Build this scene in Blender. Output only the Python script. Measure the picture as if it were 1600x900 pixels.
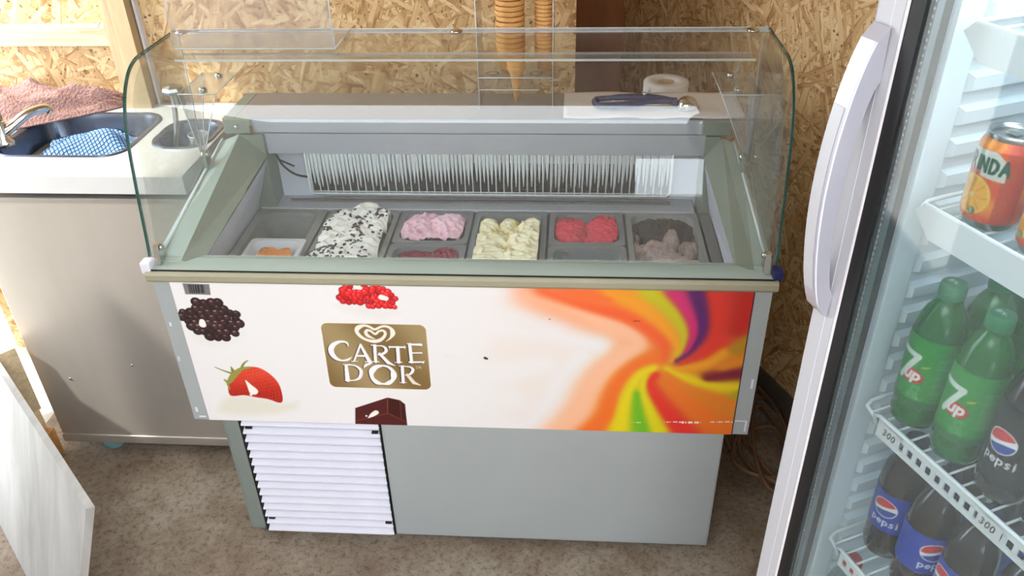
import bpy, bmesh, math, random, json
import numpy as np
from mathutils import Vector, Matrix, noise
PI = math.pi
R = math.radians
for o in list(bpy.data.objects): bpy.data.objects.remove(o)
C = bpy.context.scene.collection
SC = bpy.context.scene

# ------------------------------------------------------------------ camera
CAM = Vector((0.2393, -1.4696, 1.7723))
cd = bpy.data.cameras.new('camera'); cam = bpy.data.objects.new('camera', cd); C.objects.link(cam)
cd.lens = 29.09; cd.sensor_width = 36; cd.clip_start = 0.02
fw = Vector((-0.0670499, 0.8361569, -0.5443767)); rt = Vector((0.9976058, 0.0654453, -0.0223500)); up = Vector((-0.0169388, 0.5445719, 0.8385431))
cam.matrix_world = Matrix(((rt.x, up.x, -fw.x, CAM.x), (rt.y, up.y, -fw.y, CAM.y), (rt.z, up.z, -fw.z, CAM.z), (0, 0, 0, 1)))
SC.camera = cam
# ------------------------------------------------------------------ sky, sun, exposure
w = bpy.data.worlds.new('sky'); SC.world = w; w.use_nodes = True
bg = w.node_tree.nodes['Background']; bg.inputs[0].default_value = (0.86, 0.93, 1.0, 1); bg.inputs[1].default_value = 9.0
sd = bpy.data.lights.new('sun', 'SUN'); sd.energy = 8.0; sd.angle = R(2.5); sd.color = (1.0, 0.95, 0.87)
sun = bpy.data.objects.new('sun', sd); C.objects.link(sun)
sun.rotation_euler = Vector((0.62, 0.36, -1.0)).to_track_quat('-Z', 'Y').to_euler()
SC.view_settings.view_transform = 'Standard'; SC.view_settings.look = 'None'
SC.view_settings.gamma = 1; SC.view_settings.use_curve_mapping = False
SC.view_settings.exposure = -0.20

# ------------------------------------------------------------------ materials
def lin(c):
    return tuple((x / 12.92 if x <= .04045 else ((x + .055) / 1.055) ** 2.4) for x in c[:3])
class NT:
    def __init__(s, name):
        s.m = bpy.data.materials.new(name); s.m.use_nodes = True; s.t = s.m.node_tree; s.t.nodes.clear()
        s.out = s.n('ShaderNodeOutputMaterial')
    def n(s, ty, **k):
        nd = s.t.nodes.new(ty)
        for a, v in k.items(): setattr(nd, a, v)
        return nd
    def l(s, a, b): s.t.links.new(a, b)
    def math(s, op, a, b=None, c=None):
        nd = s.n('ShaderNodeMath', operation=op)
        for i, v in enumerate((a, b, c)):
            if v is None: continue
            if hasattr(v, 'is_linked') or hasattr(v, 'links'): s.l(v, nd.inputs[i])
            else: nd.inputs[i].default_value = v
        return nd.outputs[0]
    def mix(s, f, a, b, mode='MIX'):
        nd = s.n('ShaderNodeMix', data_type='RGBA', blend_type=mode)
        for i, v in ((0, f), (6, a), (7, b)):
            if hasattr(v, 'links'): s.l(v, nd.inputs[i])
            elif i == 0: nd.inputs[0].default_value = v
            else: nd.inputs[i].default_value = (*lin(v), 1)
        return nd.outputs[2]
    def coord(s, scale=(1, 1, 1), rot=(0, 0, 0), loc=(0, 0, 0), kind='Object'):
        tc = s.n('ShaderNodeTexCoord'); mp = s.n('ShaderNodeMapping')
        s.l(tc.outputs[kind], mp.inputs[0]); mp.inputs['Scale'].default_value = scale
        mp.inputs['Rotation'].default_value = rot; mp.inputs['Location'].default_value = loc
        return mp.outputs[0]
    def noise(s, vec, scale, detail=4, rough=.55, dist=0):
        nd = s.n('ShaderNodeTexNoise'); s.l(vec, nd.inputs['Vector']); nd.inputs['Scale'].default_value = scale
        nd.inputs['Detail'].default_value = detail; nd.inputs['Roughness'].default_value = rough; nd.inputs['Distortion'].default_value = dist
        return nd
    def ramp(s, v, stops):
        nd = s.n('ShaderNodeValToRGB'); s.l(v, nd.inputs[0]); e = nd.color_ramp.elements
        while len(e) < len(stops): e.new(.5)
        for i, (p, c) in enumerate(stops):
            e[i].position = p; e[i].color = (*lin(c), 1)
        return nd.outputs[0]
    def bump(s, h, strength=.3, dist=.002):
        nd = s.n('ShaderNodeBump'); s.l(h, nd.inputs['Height']); nd.inputs['Strength'].default_value = strength; nd.inputs['Distance'].default_value = dist
        return nd.outputs[0]
    def pbr(s, col, rough=.5, metal=0, normal=None, **k):
        p = s.n('ShaderNodeBsdfPrincipled')
        if hasattr(col, 'links'): s.l(col, p.inputs['Base Color'])
        else: p.inputs['Base Color'].default_value = (*lin(col), 1)
        if hasattr(rough, 'links'): s.l(rough, p.inputs['Roughness'])
        else: p.inputs['Roughness'].default_value = rough
        p.inputs['Metallic'].default_value = metal
        if normal is not None: s.l(normal, p.inputs['Normal'])
        for a, v in k.items():
            p.inputs[a.replace('_', ' ')].default_value = v
        s.l(p.outputs[0], s.out.inputs[0]); return p
def solid(name, col, rough=.5, metal=0, var=.06, vs=14, **k):
    m = NT(name); n = m.noise(m.coord(), vs)
    c = m.mix(n.outputs[0], tuple(max(0, x - var) for x in col), tuple(min(1, x + var * .6) for x in col))
    m.pbr(c, rough, metal, **k); return m.m
def clearmat(name, tint, ior=1.5, rough=0.0, haze=0.0, hazecol=(.8, .85, .85)):
    """thin clear sheet: Fresnel reflection over straight transmission; the IOR is given from whichever side the face is seen"""
    m = NT(name)
    g = m.n('ShaderNodeNewGeometry'); i = m.math('MULTIPLY_ADD', g.outputs['Backfacing'], 1 / ior - ior, ior)
    fr = m.n('ShaderNodeFresnel'); m.l(i, fr.inputs[0])
    tr = m.n('ShaderNodeBsdfTransparent'); tr.inputs[0].default_value = (*tint, 1)
    gl = m.n('ShaderNodeBsdfGlossy'); gl.inputs['Roughness'].default_value = rough
    base = tr.outputs[0]
    if haze:
        d = m.n('ShaderNodeBsdfDiffuse'); d.inputs[0].default_value = (*lin(hazecol), 1)
        mh = m.n('ShaderNodeMixShader'); n = m.noise(m.coord(), 5, 5)
        h = m.math('MULTIPLY', n.outputs[0], haze * 2)
        m.l(h, mh.inputs[0]); m.l(tr.outputs[0], mh.inputs[1]); m.l(d.outputs[0], mh.inputs[2]); base = mh.outputs[0]
    mx = m.n('ShaderNodeMixShader'); m.l(fr.outputs[0], mx.inputs[0]); m.l(base, mx.inputs[1]); m.l(gl.outputs[0], mx.inputs[2])
    m.l(mx.outputs[0], m.out.inputs[0]); return m.m
def attrmat(name, rough=.4, bump=0, coat=0, sss=0, metal=0):
    m = NT(name); a = m.n('ShaderNodeAttribute', attribute_name='Col'); nb = None
    if bump: nb = m.bump(m.noise(m.coord(), 180, 4).outputs[0], bump, .002)
    m.pbr(a.outputs[0], rough, metal, nb, Coat_Weight=coat, Subsurface_Weight=sss, Subsurface_Scale=.01); return m.m
def osb():
    m = NT('strand_board'); tc = m.n('ShaderNodeTexCoord')
    wn = m.n('ShaderNodeTexNoise'); m.l(tc.outputs['UV'], wn.inputs['Vector']); wn.inputs['Scale'].default_value = 9; wn.inputs['Detail'].default_value = 3
    sub = m.n('ShaderNodeVectorMath', operation='SUBTRACT'); m.l(wn.outputs['Color'], sub.inputs[0]); sub.inputs[1].default_value = (.5, .5, .5)
    scl = m.n('ShaderNodeVectorMath', operation='SCALE'); m.l(sub.outputs[0], scl.inputs[0]); scl.inputs[3].default_value = .022
    add = m.n('ShaderNodeVectorMath', operation='ADD'); m.l(tc.outputs['UV'], add.inputs[0]); m.l(scl.outputs[0], add.inputs[1])
    best = None; tone = None; edge = None
    for k, (ang, sx, sy) in enumerate(((8, 7, 64), (62, 7, 56), (-38, 8, 70), (80, 6, 50), (30, 10, 84), (-70, 9, 74), (112, 7, 60), (-12, 13, 100))):
        mp = m.n('ShaderNodeMapping'); m.l(add.outputs[0], mp.inputs[0]); mp.inputs['Location'].default_value = (k * 3.7, k * 1.9, 0)
        mp.inputs['Rotation'].default_value = (0, 0, R(ang)); mp.vector_type = 'TEXTURE'
        m2 = m.n('ShaderNodeMapping'); m.l(mp.outputs[0], m2.inputs[0]); m2.inputs['Scale'].default_value = (sx, sy, 1)
        v = m.n('ShaderNodeTexVoronoi', voronoi_dimensions='2D', distance='CHEBYCHEV'); v.inputs['Scale'].default_value = 1; m.l(m2.outputs[0], v.inputs['Vector'])
        sp = m.n('ShaderNodeSeparateColor'); m.l(v.outputs['Color'], sp.inputs[0])
        gr = m.n('ShaderNodeTexNoise'); m3 = m.n('ShaderNodeMapping'); m.l(mp.outputs[0], m3.inputs[0]); m3.inputs['Scale'].default_value = (14, 300, 1)
        m.l(m3.outputs[0], gr.inputs['Vector']); gr.inputs['Scale'].default_value = 1; gr.inputs['Detail'].default_value = 2
        t = m.math('MULTIPLY_ADD', gr.outputs[0], .75, m.math('MULTIPLY_ADD', sp.outputs[1], .6, -.18))
        pr = sp.outputs[0]
        if best is None: best, tone, edge = pr, t, v.outputs['Distance']
        else:
            gt = m.math('GREATER_THAN', pr, best)
            mf = m.n('ShaderNodeMix'); m.l(gt, mf.inputs[0]); m.l(tone, mf.inputs[2]); m.l(t, mf.inputs[3]); tone = mf.outputs[0]
            me = m.n('ShaderNodeMix'); m.l(gt, me.inputs[0]); m.l(edge, me.inputs[2]); m.l(v.outputs['Distance'], me.inputs[3]); edge = me.outputs[0]
            best = m.math('MAXIMUM', pr, best)
    col = m.ramp(tone, [(.0, (.60, .44, .28)), (.2, (.74, .58, .39)), (.45, (.83, .69, .49)), (.7, (.89, .77, .58)), (1, (.94, .86, .70))])
    dk = m.n('ShaderNodeTexNoise'); m.l(add.outputs[0], dk.inputs['Vector']); dk.inputs['Scale'].default_value = 70; dk.inputs['Detail'].default_value = 5
    dm = m.ramp(dk.outputs[0], [(.30, (.35, .20, .10)), (.38, (1, 1, 1))])
    col = m.mix(.85, col, dm, 'MULTIPLY')
    em = m.ramp(edge, [(.44, (1, 1, 1)), (.60, (.78, .68, .55))])
    col = m.mix(.8, col, em, 'MULTIPLY')
    m.pbr(col, .62, 0, m.bump(m.math('ADD', best, m.math('MULTIPLY', tone, .5)), .35, .003)); return m.m
def brushed(name, col, rough, axis=(2, 120, 2), dirt=.12, metal=.9):
    m = NT(name); n1 = m.noise(m.coord(axis), 3, 4); n2 = m.noise(m.coord(), 3.2, 6)
    c = m.mix(n1.outputs[0], tuple(x - dirt for x in col), col); c = m.mix(m.math('MULTIPLY', n2.outputs[0], .6), c, tuple(x * .75 for x in col))
    r = m.math('MULTIPLY_ADD', n2.outputs[0], .25, rough - .1)
    m.pbr(c, r, metal, m.bump(n1.outputs[0], .04, .001)); return m.m
def concrete():
    m = NT('rough_concrete'); v = m.coord(); a = m.noise(v, 2.6, 8, .65); b = m.noise(v, 60, 10, .8); c3 = m.noise(m.coord((1, 1, 1), loc=(4, 2, 0)), 9, 6, .6)
    c = m.ramp(a.outputs[0], [(.3, (.56, .48, .40)), (.5, (.70, .63, .55)), (.7, (.82, .78, .71))])
    c = m.mix(1, c, m.ramp(b.outputs[0], [(.34, (.62, .56, .5)), (.50, (.97, .96, .95)), (.62, (1, 1, 1))]), 'MULTIPLY')
    c = m.mix(1, c, m.ramp(c3.outputs[0], [(.32, (.90, .87, .84)), (.55, (1, 1, 1))]), 'MULTIPLY')
    h = m.math('ADD', b.outputs[0], m.math('MULTIPLY', c3.outputs[0], .8))
    m.pbr(c, .85, 0, m.bump(h, 1.0, .016)); return m.m
def wood(name, c1, c2, axis=(2, 30, 30), rough=.6, scale=2.0):
    m = NT(name); v = m.coord(axis); n = m.noise(v, scale, 6, .6, .6)
    m.pbr(m.ramp(n.outputs[0], [(.3, c1), (.7, c2)]), rough, 0, m.bump(n.outputs[0], .15, .002)); return m.m
M = {}
M['osb'] = osb(); M['concrete'] = concrete()
M['gravel'] = solid('pale_gravel', (.70, .69, .66), .9, var=.12, vs=60)
M['timber'] = wood('sawn_timber', (.62, .53, .40), (.78, .69, .54), (30, 30, 2) , scale=.8)
M['timber_x'] = wood('sawn_timber_rail', (.72, .62, .48), (.86, .78, .64), (2, 30, 30))
M['orange_wood'] = wood('raw_wood_block', (.62, .42, .22), (.76, .56, .33))
M['brown_door'] = wood('brown_door_wood', (.55, .33, .18), (.66, .43, .26), (20, 20, 2), scale=.8)
M['dark_roof'] = solid('roof_boards', (.74, .64, .50), .8)
M['plaster'] = solid('grey_wall_paint', (.66, .64, .62), .8)
M['steel'] = brushed('brushed_steel', (.84, .81, .77), .38, (3, 3, .4), metal=.6)
M['steel_top'] = brushed('satin_steel_worktop', (.88, .88, .88), .36, (3, 60, 3), .04, metal=.3)
M['basin'] = brushed('basin_steel', (.46, .49, .55), .25, (3, 3, 3), .06)
M['chrome'] = solid('chrome', (.78, .78, .77), .12, 1, var=.02)
M['green'] = solid('pale_green_enamel', (.65, .71, .68), .32, var=.03, vs=5)
M['bevel'] = solid('grey_green_enamel', (.52, .55, .50), .4, var=.05, vs=4)
M['beige'] = solid('beige_plastic_rim', (.62, .60, .51), .4, var=.03, vs=8)
M['grey'] = solid('grey_sheet_steel', (.63, .65, .65), .38, var=.03, vs=5)
M['greydark'] = solid('grey_green_post', (.48, .51, .49), .42, var=.03, vs=6)
M['deck'] = solid('greige_lid_sheet', (.54, .50, .48), .3, var=.03, vs=4)
M['deckface'] = solid('blue_grey_plastic', (.70, .71, .75), .35, var=.03, vs=4)
M['liner'] = solid('white_liner', (.84, .85, .90), .45, var=.03)
M['white'] = solid('white_plastic', (.86, .86, .89), .4, var=.03)
M['slat'] = solid('white_slat', (.87, .86, .90), .45, var=.03)
M['black'] = solid('black_plastic', (.04, .04, .045), .5, var=.01)
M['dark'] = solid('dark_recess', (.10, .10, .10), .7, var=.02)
M['frost'] = solid('frost', (.86, .88, .90), .75, var=.05, vs=60)
M['plate'] = solid('frosted_plate', (.44, .42, .40), .5, var=.08, vs=12)
M['pan'] = solid('grey_plastic_tub', (.50, .51, .53), .38, var=.06, vs=20)
M['pan_frost'] = solid('frosted_grey_tub', (.56, .56, .55), .55, var=.1, vs=30)
M['glass'] = clearmat('bow_glass', (.945, .965, .955), 1.5, 0, .045, (.75, .74, .72))
M['acrylic'] = clearmat('clear_acrylic', (.95, .95, .95), 1.49, .02, .09, (.9, .92, .94))
M['acr_edge'] = solid('acrylic_edge', (.90, .93, .95), .2, var=.03)
M['gedge'] = NT('green_glass_edge'); M['gedge'].pbr((.12, .36, .33), .1, 0, Coat_Weight=.5); M['gedge'] = M['gedge'].m
M['paper'] = solid('white_paper', (.90, .88, .89), .8, var=.02)
M['blue'] = solid('blue_handle_plastic', (.20, .23, .42), .35, var=.03)
M['cone'] = wood('wafer', (.80, .56, .30), (.90, .70, .44), (30, 30, 30), .7)
M['terry'] = NT('pink_terry'); _t = M['terry']; _n = _t.noise(_t.coord(), 150, 4)
_t.pbr(_t.mix(_n.outputs[0], (.52, .38, .35), (.72, .58, .55)), .95, 0, _t.bump(_n.outputs[0], 1, .012)); M['terry'] = _t.m
M['print'] = attrmat('printed_foil', .30, 0, .15)
M['cream'] = attrmat('ice_cream', .62, .35, 0, .15)
M['label'] = attrmat('printed_label', .4)
M['canprint'] = attrmat('printed_can', .3, 0, 0, 0, .25)
M['cable'] = solid('brown_cable', (.44, .33, .24), .6, var=.05)
M['fridge'] = solid('white_grey_frame', (.74, .74, .76), .32, var=.02, vs=4)
M['handle'] = solid('silver_grey_handle', (.72, .71, .75), .3, .2, var=.02, vs=6)
M['fr_liner'] = solid('cooler_liner', (.84, .88, .90), .35, var=.02)
M['wire'] = solid('white_coated_wire', (.88, .90, .91), .35, var=.02)
M['doorglass'] = clearmat('cooler_door_glass', (.90, .93, .93), 1.5, 0, .055, (.72, .78, .80))  # pale haze mixed in as the veil of reflections on the door
M['spacer'] = solid('silver_spacer', (.5, .53, .55), .3, .6, var=.02)
M['green_pet'] = NT('green_pet'); _t = M['green_pet']
def pet(name, tint, body, f, rough=.15):
    m = NT(name); tr = m.n('ShaderNodeBsdfTransparent'); tr.inputs[0].default_value = (*tint, 1)
    p = m.n('ShaderNodeBsdfPrincipled'); p.inputs['Base Color'].default_value = (*lin(body), 1); p.inputs['Roughness'].default_value = rough; p.inputs['Coat Weight'].default_value = .6
    mx = m.n('ShaderNodeMixShader'); mx.inputs[0].default_value = f; m.l(tr.outputs[0], mx.inputs[1]); m.l(p.outputs[0], mx.inputs[2]); m.l(mx.outputs[0], m.out.inputs[0]); return m.m
M['green_pet'] = pet('green_bottle', (.20, .75, .30), (.05, .46, .16), .72)
M['clear_pet'] = pet('clear_bottle', (.8, .85, .86), (.55, .60, .60), .3)
M['cola'] = pet('cola_bottle', (.15, .08, .06), (.10, .06, .05), .94, .12)
M['green_cap'] = solid('green_cap', (.16, .50, .32), .45, var=.02)
M['blue_cap'] = solid('dark_blue_cap', (.10, .13, .35), .4, var=.02)
M['black_cap'] = solid('black_cap', (.08, .08, .08), .4, var=.02)
M['red_cap'] = solid('red_cap', (.80, .20, .20), .4, var=.02)
M['alu'] = solid('aluminium', (.75, .75, .74), .28, 1, var=.03)
M['white_ply'] = wood('white_stained_plywood', (.58, .57, .55), (.70, .69, .68), (9, 3, 1.2), .6, 1.6)
M['caster'] = solid('teal_caster', (.45, .60, .62), .4)
M['rust'] = solid('rust', (.50, .26, .13), .8)

# ------------------------------------------------------------------ geometry helpers
def mesh(name, vs, fs, mat, parent=None, smooth=False, mats=None, idx=None):
    me = bpy.data.meshes.new(name); me.from_pydata([tuple(v) for v in vs], [], fs); me.update()
    for m_ in (mats or [mat]): me.materials.append(m_)
    if idx: me.polygons.foreach_set('material_index', idx)
    if smooth: me.polygons.foreach_set('use_smooth', [True] * len(me.polygons))
    o = bpy.data.objects.new(name, me); C.objects.link(o)
    if parent: o.parent = parent
    return o
def from_bm(name, bm, mat, parent=None, smooth=False):
    me = bpy.data.meshes.new(name); bm.to_mesh(me); bm.free(); me.materials.append(mat)
    if smooth: me.polygons.foreach_set('use_smooth', [True] * len(me.polygons))
    o = bpy.data.objects.new(name, me); C.objects.link(o)
    if parent: o.parent = parent
    return o
def bx(bm, x0, x1, y0, y1, z0, z1, bev=0):
    r = bmesh.ops.create_cube(bm, size=1); v = r['verts']
    for p in v: p.co = Vector((x0 + (p.co.x + .5) * (x1 - x0), y0 + (p.co.y + .5) * (y1 - y0), z0 + (p.co.z + .5) * (z1 - z0)))
    if bev:
        es = list({e for p in v for e in p.link_edges}); bmesh.ops.bevel(bm, geom=es, offset=bev, segments=2, affect='EDGES', profile=.6)
def box(name, x0, x1, y0, y1, z0, z1, mat, parent=None, bev=0):
    bm = bmesh.new(); bx(bm, x0, x1, y0, y1, z0, z1, bev); return from_bm(name, bm, mat, parent)
def rr(cx, cy, w, h, r, z, n=6):
    L = []
    for q, (sx, sy) in enumerate(((1, 1), (-1, 1), (-1, -1), (1, -1))):
        for k in range(n + 1):
            a = q * PI / 2 + k * PI / 2 / n
            L.append((cx + sx * (w / 2 - r) + r * math.cos(a), cy + sy * (h / 2 - r) + r * math.sin(a), z))
    return L
def loft(name, loops, mat, parent=None, cap0=False, cap1=True, smooth=False, closed=True):
    n = len(loops[0]); vs = [p for l in loops for p in l]; fs = []
    for i in range(len(loops) - 1):
        for k in range(n if closed else n - 1):
            a = i * n + k; b = i * n + (k + 1) % n; fs.append((a, b, b + n, a + n))
    if cap0: fs.append(tuple(reversed(range(n))))
    if cap1: fs.append(tuple(range((len(loops) - 1) * n, len(loops) * n)))
    return mesh(name, vs, fs, mat, parent, smooth)
def lathe(name, prof, mat, parent=None, n=24, c=(0, 0, 0), smooth=True, cap=True):
    loops = [[(c[0] + r * math.cos(2 * PI * k / n), c[1] + r * math.sin(2 * PI * k / n), c[2] + z) for k in range(n)] for r, z in prof]
    return loft(name, loops, mat, parent, cap, cap, smooth)
def smoothpts(P, k=8):
    P = [Vector(p) for p in P]; Q = []
    for i in range(len(P) - 1):
        a, b, c, d = P[max(i - 1, 0)], P[i], P[i + 1], P[min(i + 2, len(P) - 1)]
        for j in range(k):
            t = j / k; Q.append(.5 * ((2 * b) + (c - a) * t + (2 * a - 5 * b + 4 * c - d) * t * t + (3 * b - a - 3 * c + d) * t ** 3))
    Q.append(P[-1]); return Q
def tube(name, P, r, mat, parent=None, n=8, sm=0):
    P = smoothpts(P, sm) if sm else [Vector(p) for p in P]
    loops = []; up_ = None
    for i, p in enumerate(P):
        t = (P[min(i + 1, len(P) - 1)] - P[max(i - 1, 0)]).normalized()
        if up_ is None: up_ = t.orthogonal().normalized()
        up_ = (up_ - t * up_.dot(t)).normalized(); s = t.cross(up_)
        rr_ = r[i * (len(r) - 1) // max(1, len(P) - 1)] if isinstance(r, (list, tuple)) else r
        loops.append([p + (up_ * math.cos(2 * PI * k / n) + s * math.sin(2 * PI * k / n)) * rr_ for k in range(n)])
    return loft(name, loops, mat, parent, True, True, True)
def prism(name, poly, axis, a, b, mat, parent=None):
    """polygon in the plane across an axis, given depth from a to b"""
    f = {'x': lambda p, t: (t, p[0], p[1]), 'y': lambda p, t: (p[0], t, p[1]), 'z': lambda p, t: (p[0], p[1], t)}[axis]
    return loft(name, [[f(p, a) for p in poly], [f(p, b) for p in poly]], mat, parent, True, True)
def thing(name, label, cat, loc=(0, 0, 0), rz=0, group=None):
    o = bpy.data.objects.new(name, None); C.objects.link(o); o.empty_display_size = .05
    o.location = loc; o.rotation_euler = (0, 0, rz); o['label'] = label; o['category'] = cat
    if group: o['group'] = group
    return o
def tag(o, label, cat, group=None):
    o['label'] = label; o['category'] = cat
    if group: o['group'] = group
    return o
def st(o): o['kind'] = 'structure'; return o
def copy_tree(o, parent=None):
    c = o.copy(); C.objects.link(c); c.parent = parent
    for ch in list(KIDS.get(o.name, [])): copy_tree(ch, c)
    return c
KIDS = {}
def index_kids():
    KIDS.clear()
    for o in C.objects:
        if o.parent: KIDS.setdefault(o.parent.name, []).append(o)
def uvplane(o, fu, fv):
    me = o.data; uv = me.uv_layers.new(name='UVMap')
    for lp in me.loops:
        p = me.vertices[lp.vertex_index].co; uv.data[lp.index].uv = (fu(p), fv(p))
# painted grids: a flat print as colours stored on a fine mesh
def grid(name, nu, nv, pos, colf, mat, parent=None, smooth=True):
    U_, V_ = np.meshgrid(np.linspace(0, 1, nu), np.linspace(0, 1, nv)); U_ = U_.ravel(); V_ = V_.ravel()
    co = np.stack(pos(U_, V_), 1); col = colf(U_, V_)
    i = np.arange(nu * nv).reshape(nv, nu); f = np.stack([i[:-1, :-1], i[:-1, 1:], i[1:, 1:], i[1:, :-1]], -1).reshape(-1, 4)
    me = bpy.data.meshes.new(name); me.vertices.add(len(co)); me.vertices.foreach_set('co', co.astype(np.float32).ravel())
    me.loops.add(f.size); me.loops.foreach_set('vertex_index', f.astype(np.int32).ravel())
    me.polygons.add(len(f)); me.polygons.foreach_set('loop_start', np.arange(0, f.size, 4, dtype=np.int32)); me.polygons.foreach_set('loop_total', np.full(len(f), 4, np.int32))
    me.update(calc_edges=True); 
    if smooth: me.polygons.foreach_set('use_smooth', np.ones(len(f), bool))
    a = me.color_attributes.new('Col', 'FLOAT_COLOR', 'POINT'); c = np.clip(col, 0, 1); c = np.where(c <= .04045, c / 12.92, ((c + .055) / 1.055) ** 2.4)
    a.data.foreach_set('color', np.concatenate([c, np.ones((len(c), 1))], 1).astype(np.float32).ravel())
    me.materials.append(mat); me.validate(); o = bpy.data.objects.new(name, me); C.objects.link(o)
    if parent: o.parent = parent
    return o
def sdist(X, Y, pts, w=0):
    """signed distance to a stroke whose width may vary along it"""
    D = np.full(X.shape, 1e9); 
    if len(pts) == 1: pts = [pts[0], pts[0]]
    for a, b in zip(pts[:-1], pts[1:]):
        wa = a[2] / 2 if len(a) > 2 else w / 2; wb = b[2] / 2 if len(b) > 2 else w / 2
        dx, dy = b[0] - a[0], b[1] - a[1]; L2 = dx * dx + dy * dy + 1e-9
        t = np.clip(((X - a[0]) * dx + (Y - a[1]) * dy) / L2, 0, 1)
        D = np.minimum(D, np.hypot(X - a[0] - t * dx, Y - a[1] - t * dy) - (wa + (wb - wa) * t))
    return D
def pdist(X, Y, poly):
    """signed distance to a polygon, negative inside"""
    n = len(poly); D = np.full(X.shape, 1e9); ins = np.zeros(X.shape, bool)
    for i in range(n):
        a, b = poly[i], poly[(i + 1) % n]; dx, dy = b[0] - a[0], b[1] - a[1]
        t = np.clip(((X - a[0]) * dx + (Y - a[1]) * dy) / (dx * dx + dy * dy + 1e-9), 0, 1)
        D = np.minimum(D, np.hypot(X - a[0] - t * dx, Y - a[1] - t * dy))
        if abs(dy) > 1e-9:
            c = ((a[1] > Y) != (b[1] > Y)) & (X < dx * (Y - a[1]) / dy + a[0]); ins ^= c
    return np.where(ins, -D, D)
def lay(col, D, c, aa=.8):
    k = np.clip(.5 - D / aa, 0, 1)[:, None]; return col * (1 - k) + np.array(c)[None] * k
def layv(col, k, c):
    k = np.clip(k, 0, 1)[:, None]; return col * (1 - k) + np.asarray(c) * k
def sm1(P, k=6):
    Q = smoothpts([(p[0], p[1], p[2] if len(p) > 2 else 0) for p in P], k); return [(q.x, q.y, max(q.z, .2)) for q in Q]
def arc(cx, cy, r, a0, a1, n=10, ry=None):
    return [(cx + r * math.cos(R(a0 + (a1 - a0) * i / n)), cy + (ry or r) * math.sin(R(a0 + (a1 - a0) * i / n))) for i in range(n + 1)]
GL = {  # simple stroke letters in a box 1 wide, 1 tall
 '7': [[(0, 1), (.95, 1), (.35, 0)]], 'u': [[(0, .7), (0, .25)] + arc(.3, .25, .3, 180, 360) + [(.6, .7)], [(.6, .7), (.6, 0)]],
 'p': [[(0, .7), (0, -.35)], arc(.3, .35, .3, 0, 360, 16)], 'e': [[(.02, .36), (.6, .36)] + arc(.31, .33, .3, 5, 320, 14)],
 's': [[(.5, .6), (.25, .7), (.05, .55), (.25, .36), (.48, .2), (.25, 0), (0, .1)]], 'i': [[(.05, .7), (.05, 0)], [(.05, .95), (.05, .96)]],
 'N': [[(0, 0), (0, 1), (.6, 0), (.6, 1)]], 'D': [[(0, 0), (0, 1), (.3, .98), (.6, .75), (.62, .4), (.4, .05), (0, 0)]], 'A': [[(0, 0), (.35, 1), (.7, 0)], [(.12, .33), (.58, .33)]],
 'M': [[(0, 0), (.05, 1), (.4, .3), (.75, 1), (.8, 0)]], 'I': [[(.1, 0), (.1, 1)]], 'R': [[(0, 0), (0, 1), (.4, .97), (.55, .75), (.4, .5), (0, .48)], [(.25, .5), (.6, 0)]],
 'O': [arc(.35, .5, .35, 0, 360, 16, .5)], 'G': [arc(.35, .5, .35, 50, 350, 14, .5) + [(.7, .45), (.4, .45)]], 'E': [[(.55, 1), (0, 1), (0, 0), (.55, 0)], [(0, .5), (.45, .5)]],
 '0': [arc(.3, .5, .3, 0, 360, 16, .5)], '.': [[(.1, 0), (.1, .02)]], '5': [[(.5, 1), (.05, 1), (.02, .58), (.35, .62), (.55, .35), (.4, .03), (0, .05)]], 'L': [[(0, 1), (0, 0), (.5, 0)]],
 '3': [[(0, .95), (.3, 1), (.5, .78), (.2, .52), (.55, .28), (.3, 0), (0, .08)]], 'F': [[(.5, 1), (0, 1), (0, 0)], [(0, .52), (.4, .52)]], 't': [[(.2, 1), (.2, .1), (.4, 0)], [(0, .7), (.45, .7)]],
}
def text(X, Y, s, x, y, h, w, adv=None, slant=0):
    D = np.full(X.shape, 1e9)
    for ch in s:
        for stt in GL.get(ch, []):
            D = np.minimum(D, sdist(X, Y, [(x + px * h * .8 + slant * py * h, y + py * h) for px, py in stt], w))
        x += h * (adv or {'i': .3, '.': .3, 'I': .35, 'M': .95, ' ': .5}.get(ch, .78))
    return D
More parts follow.
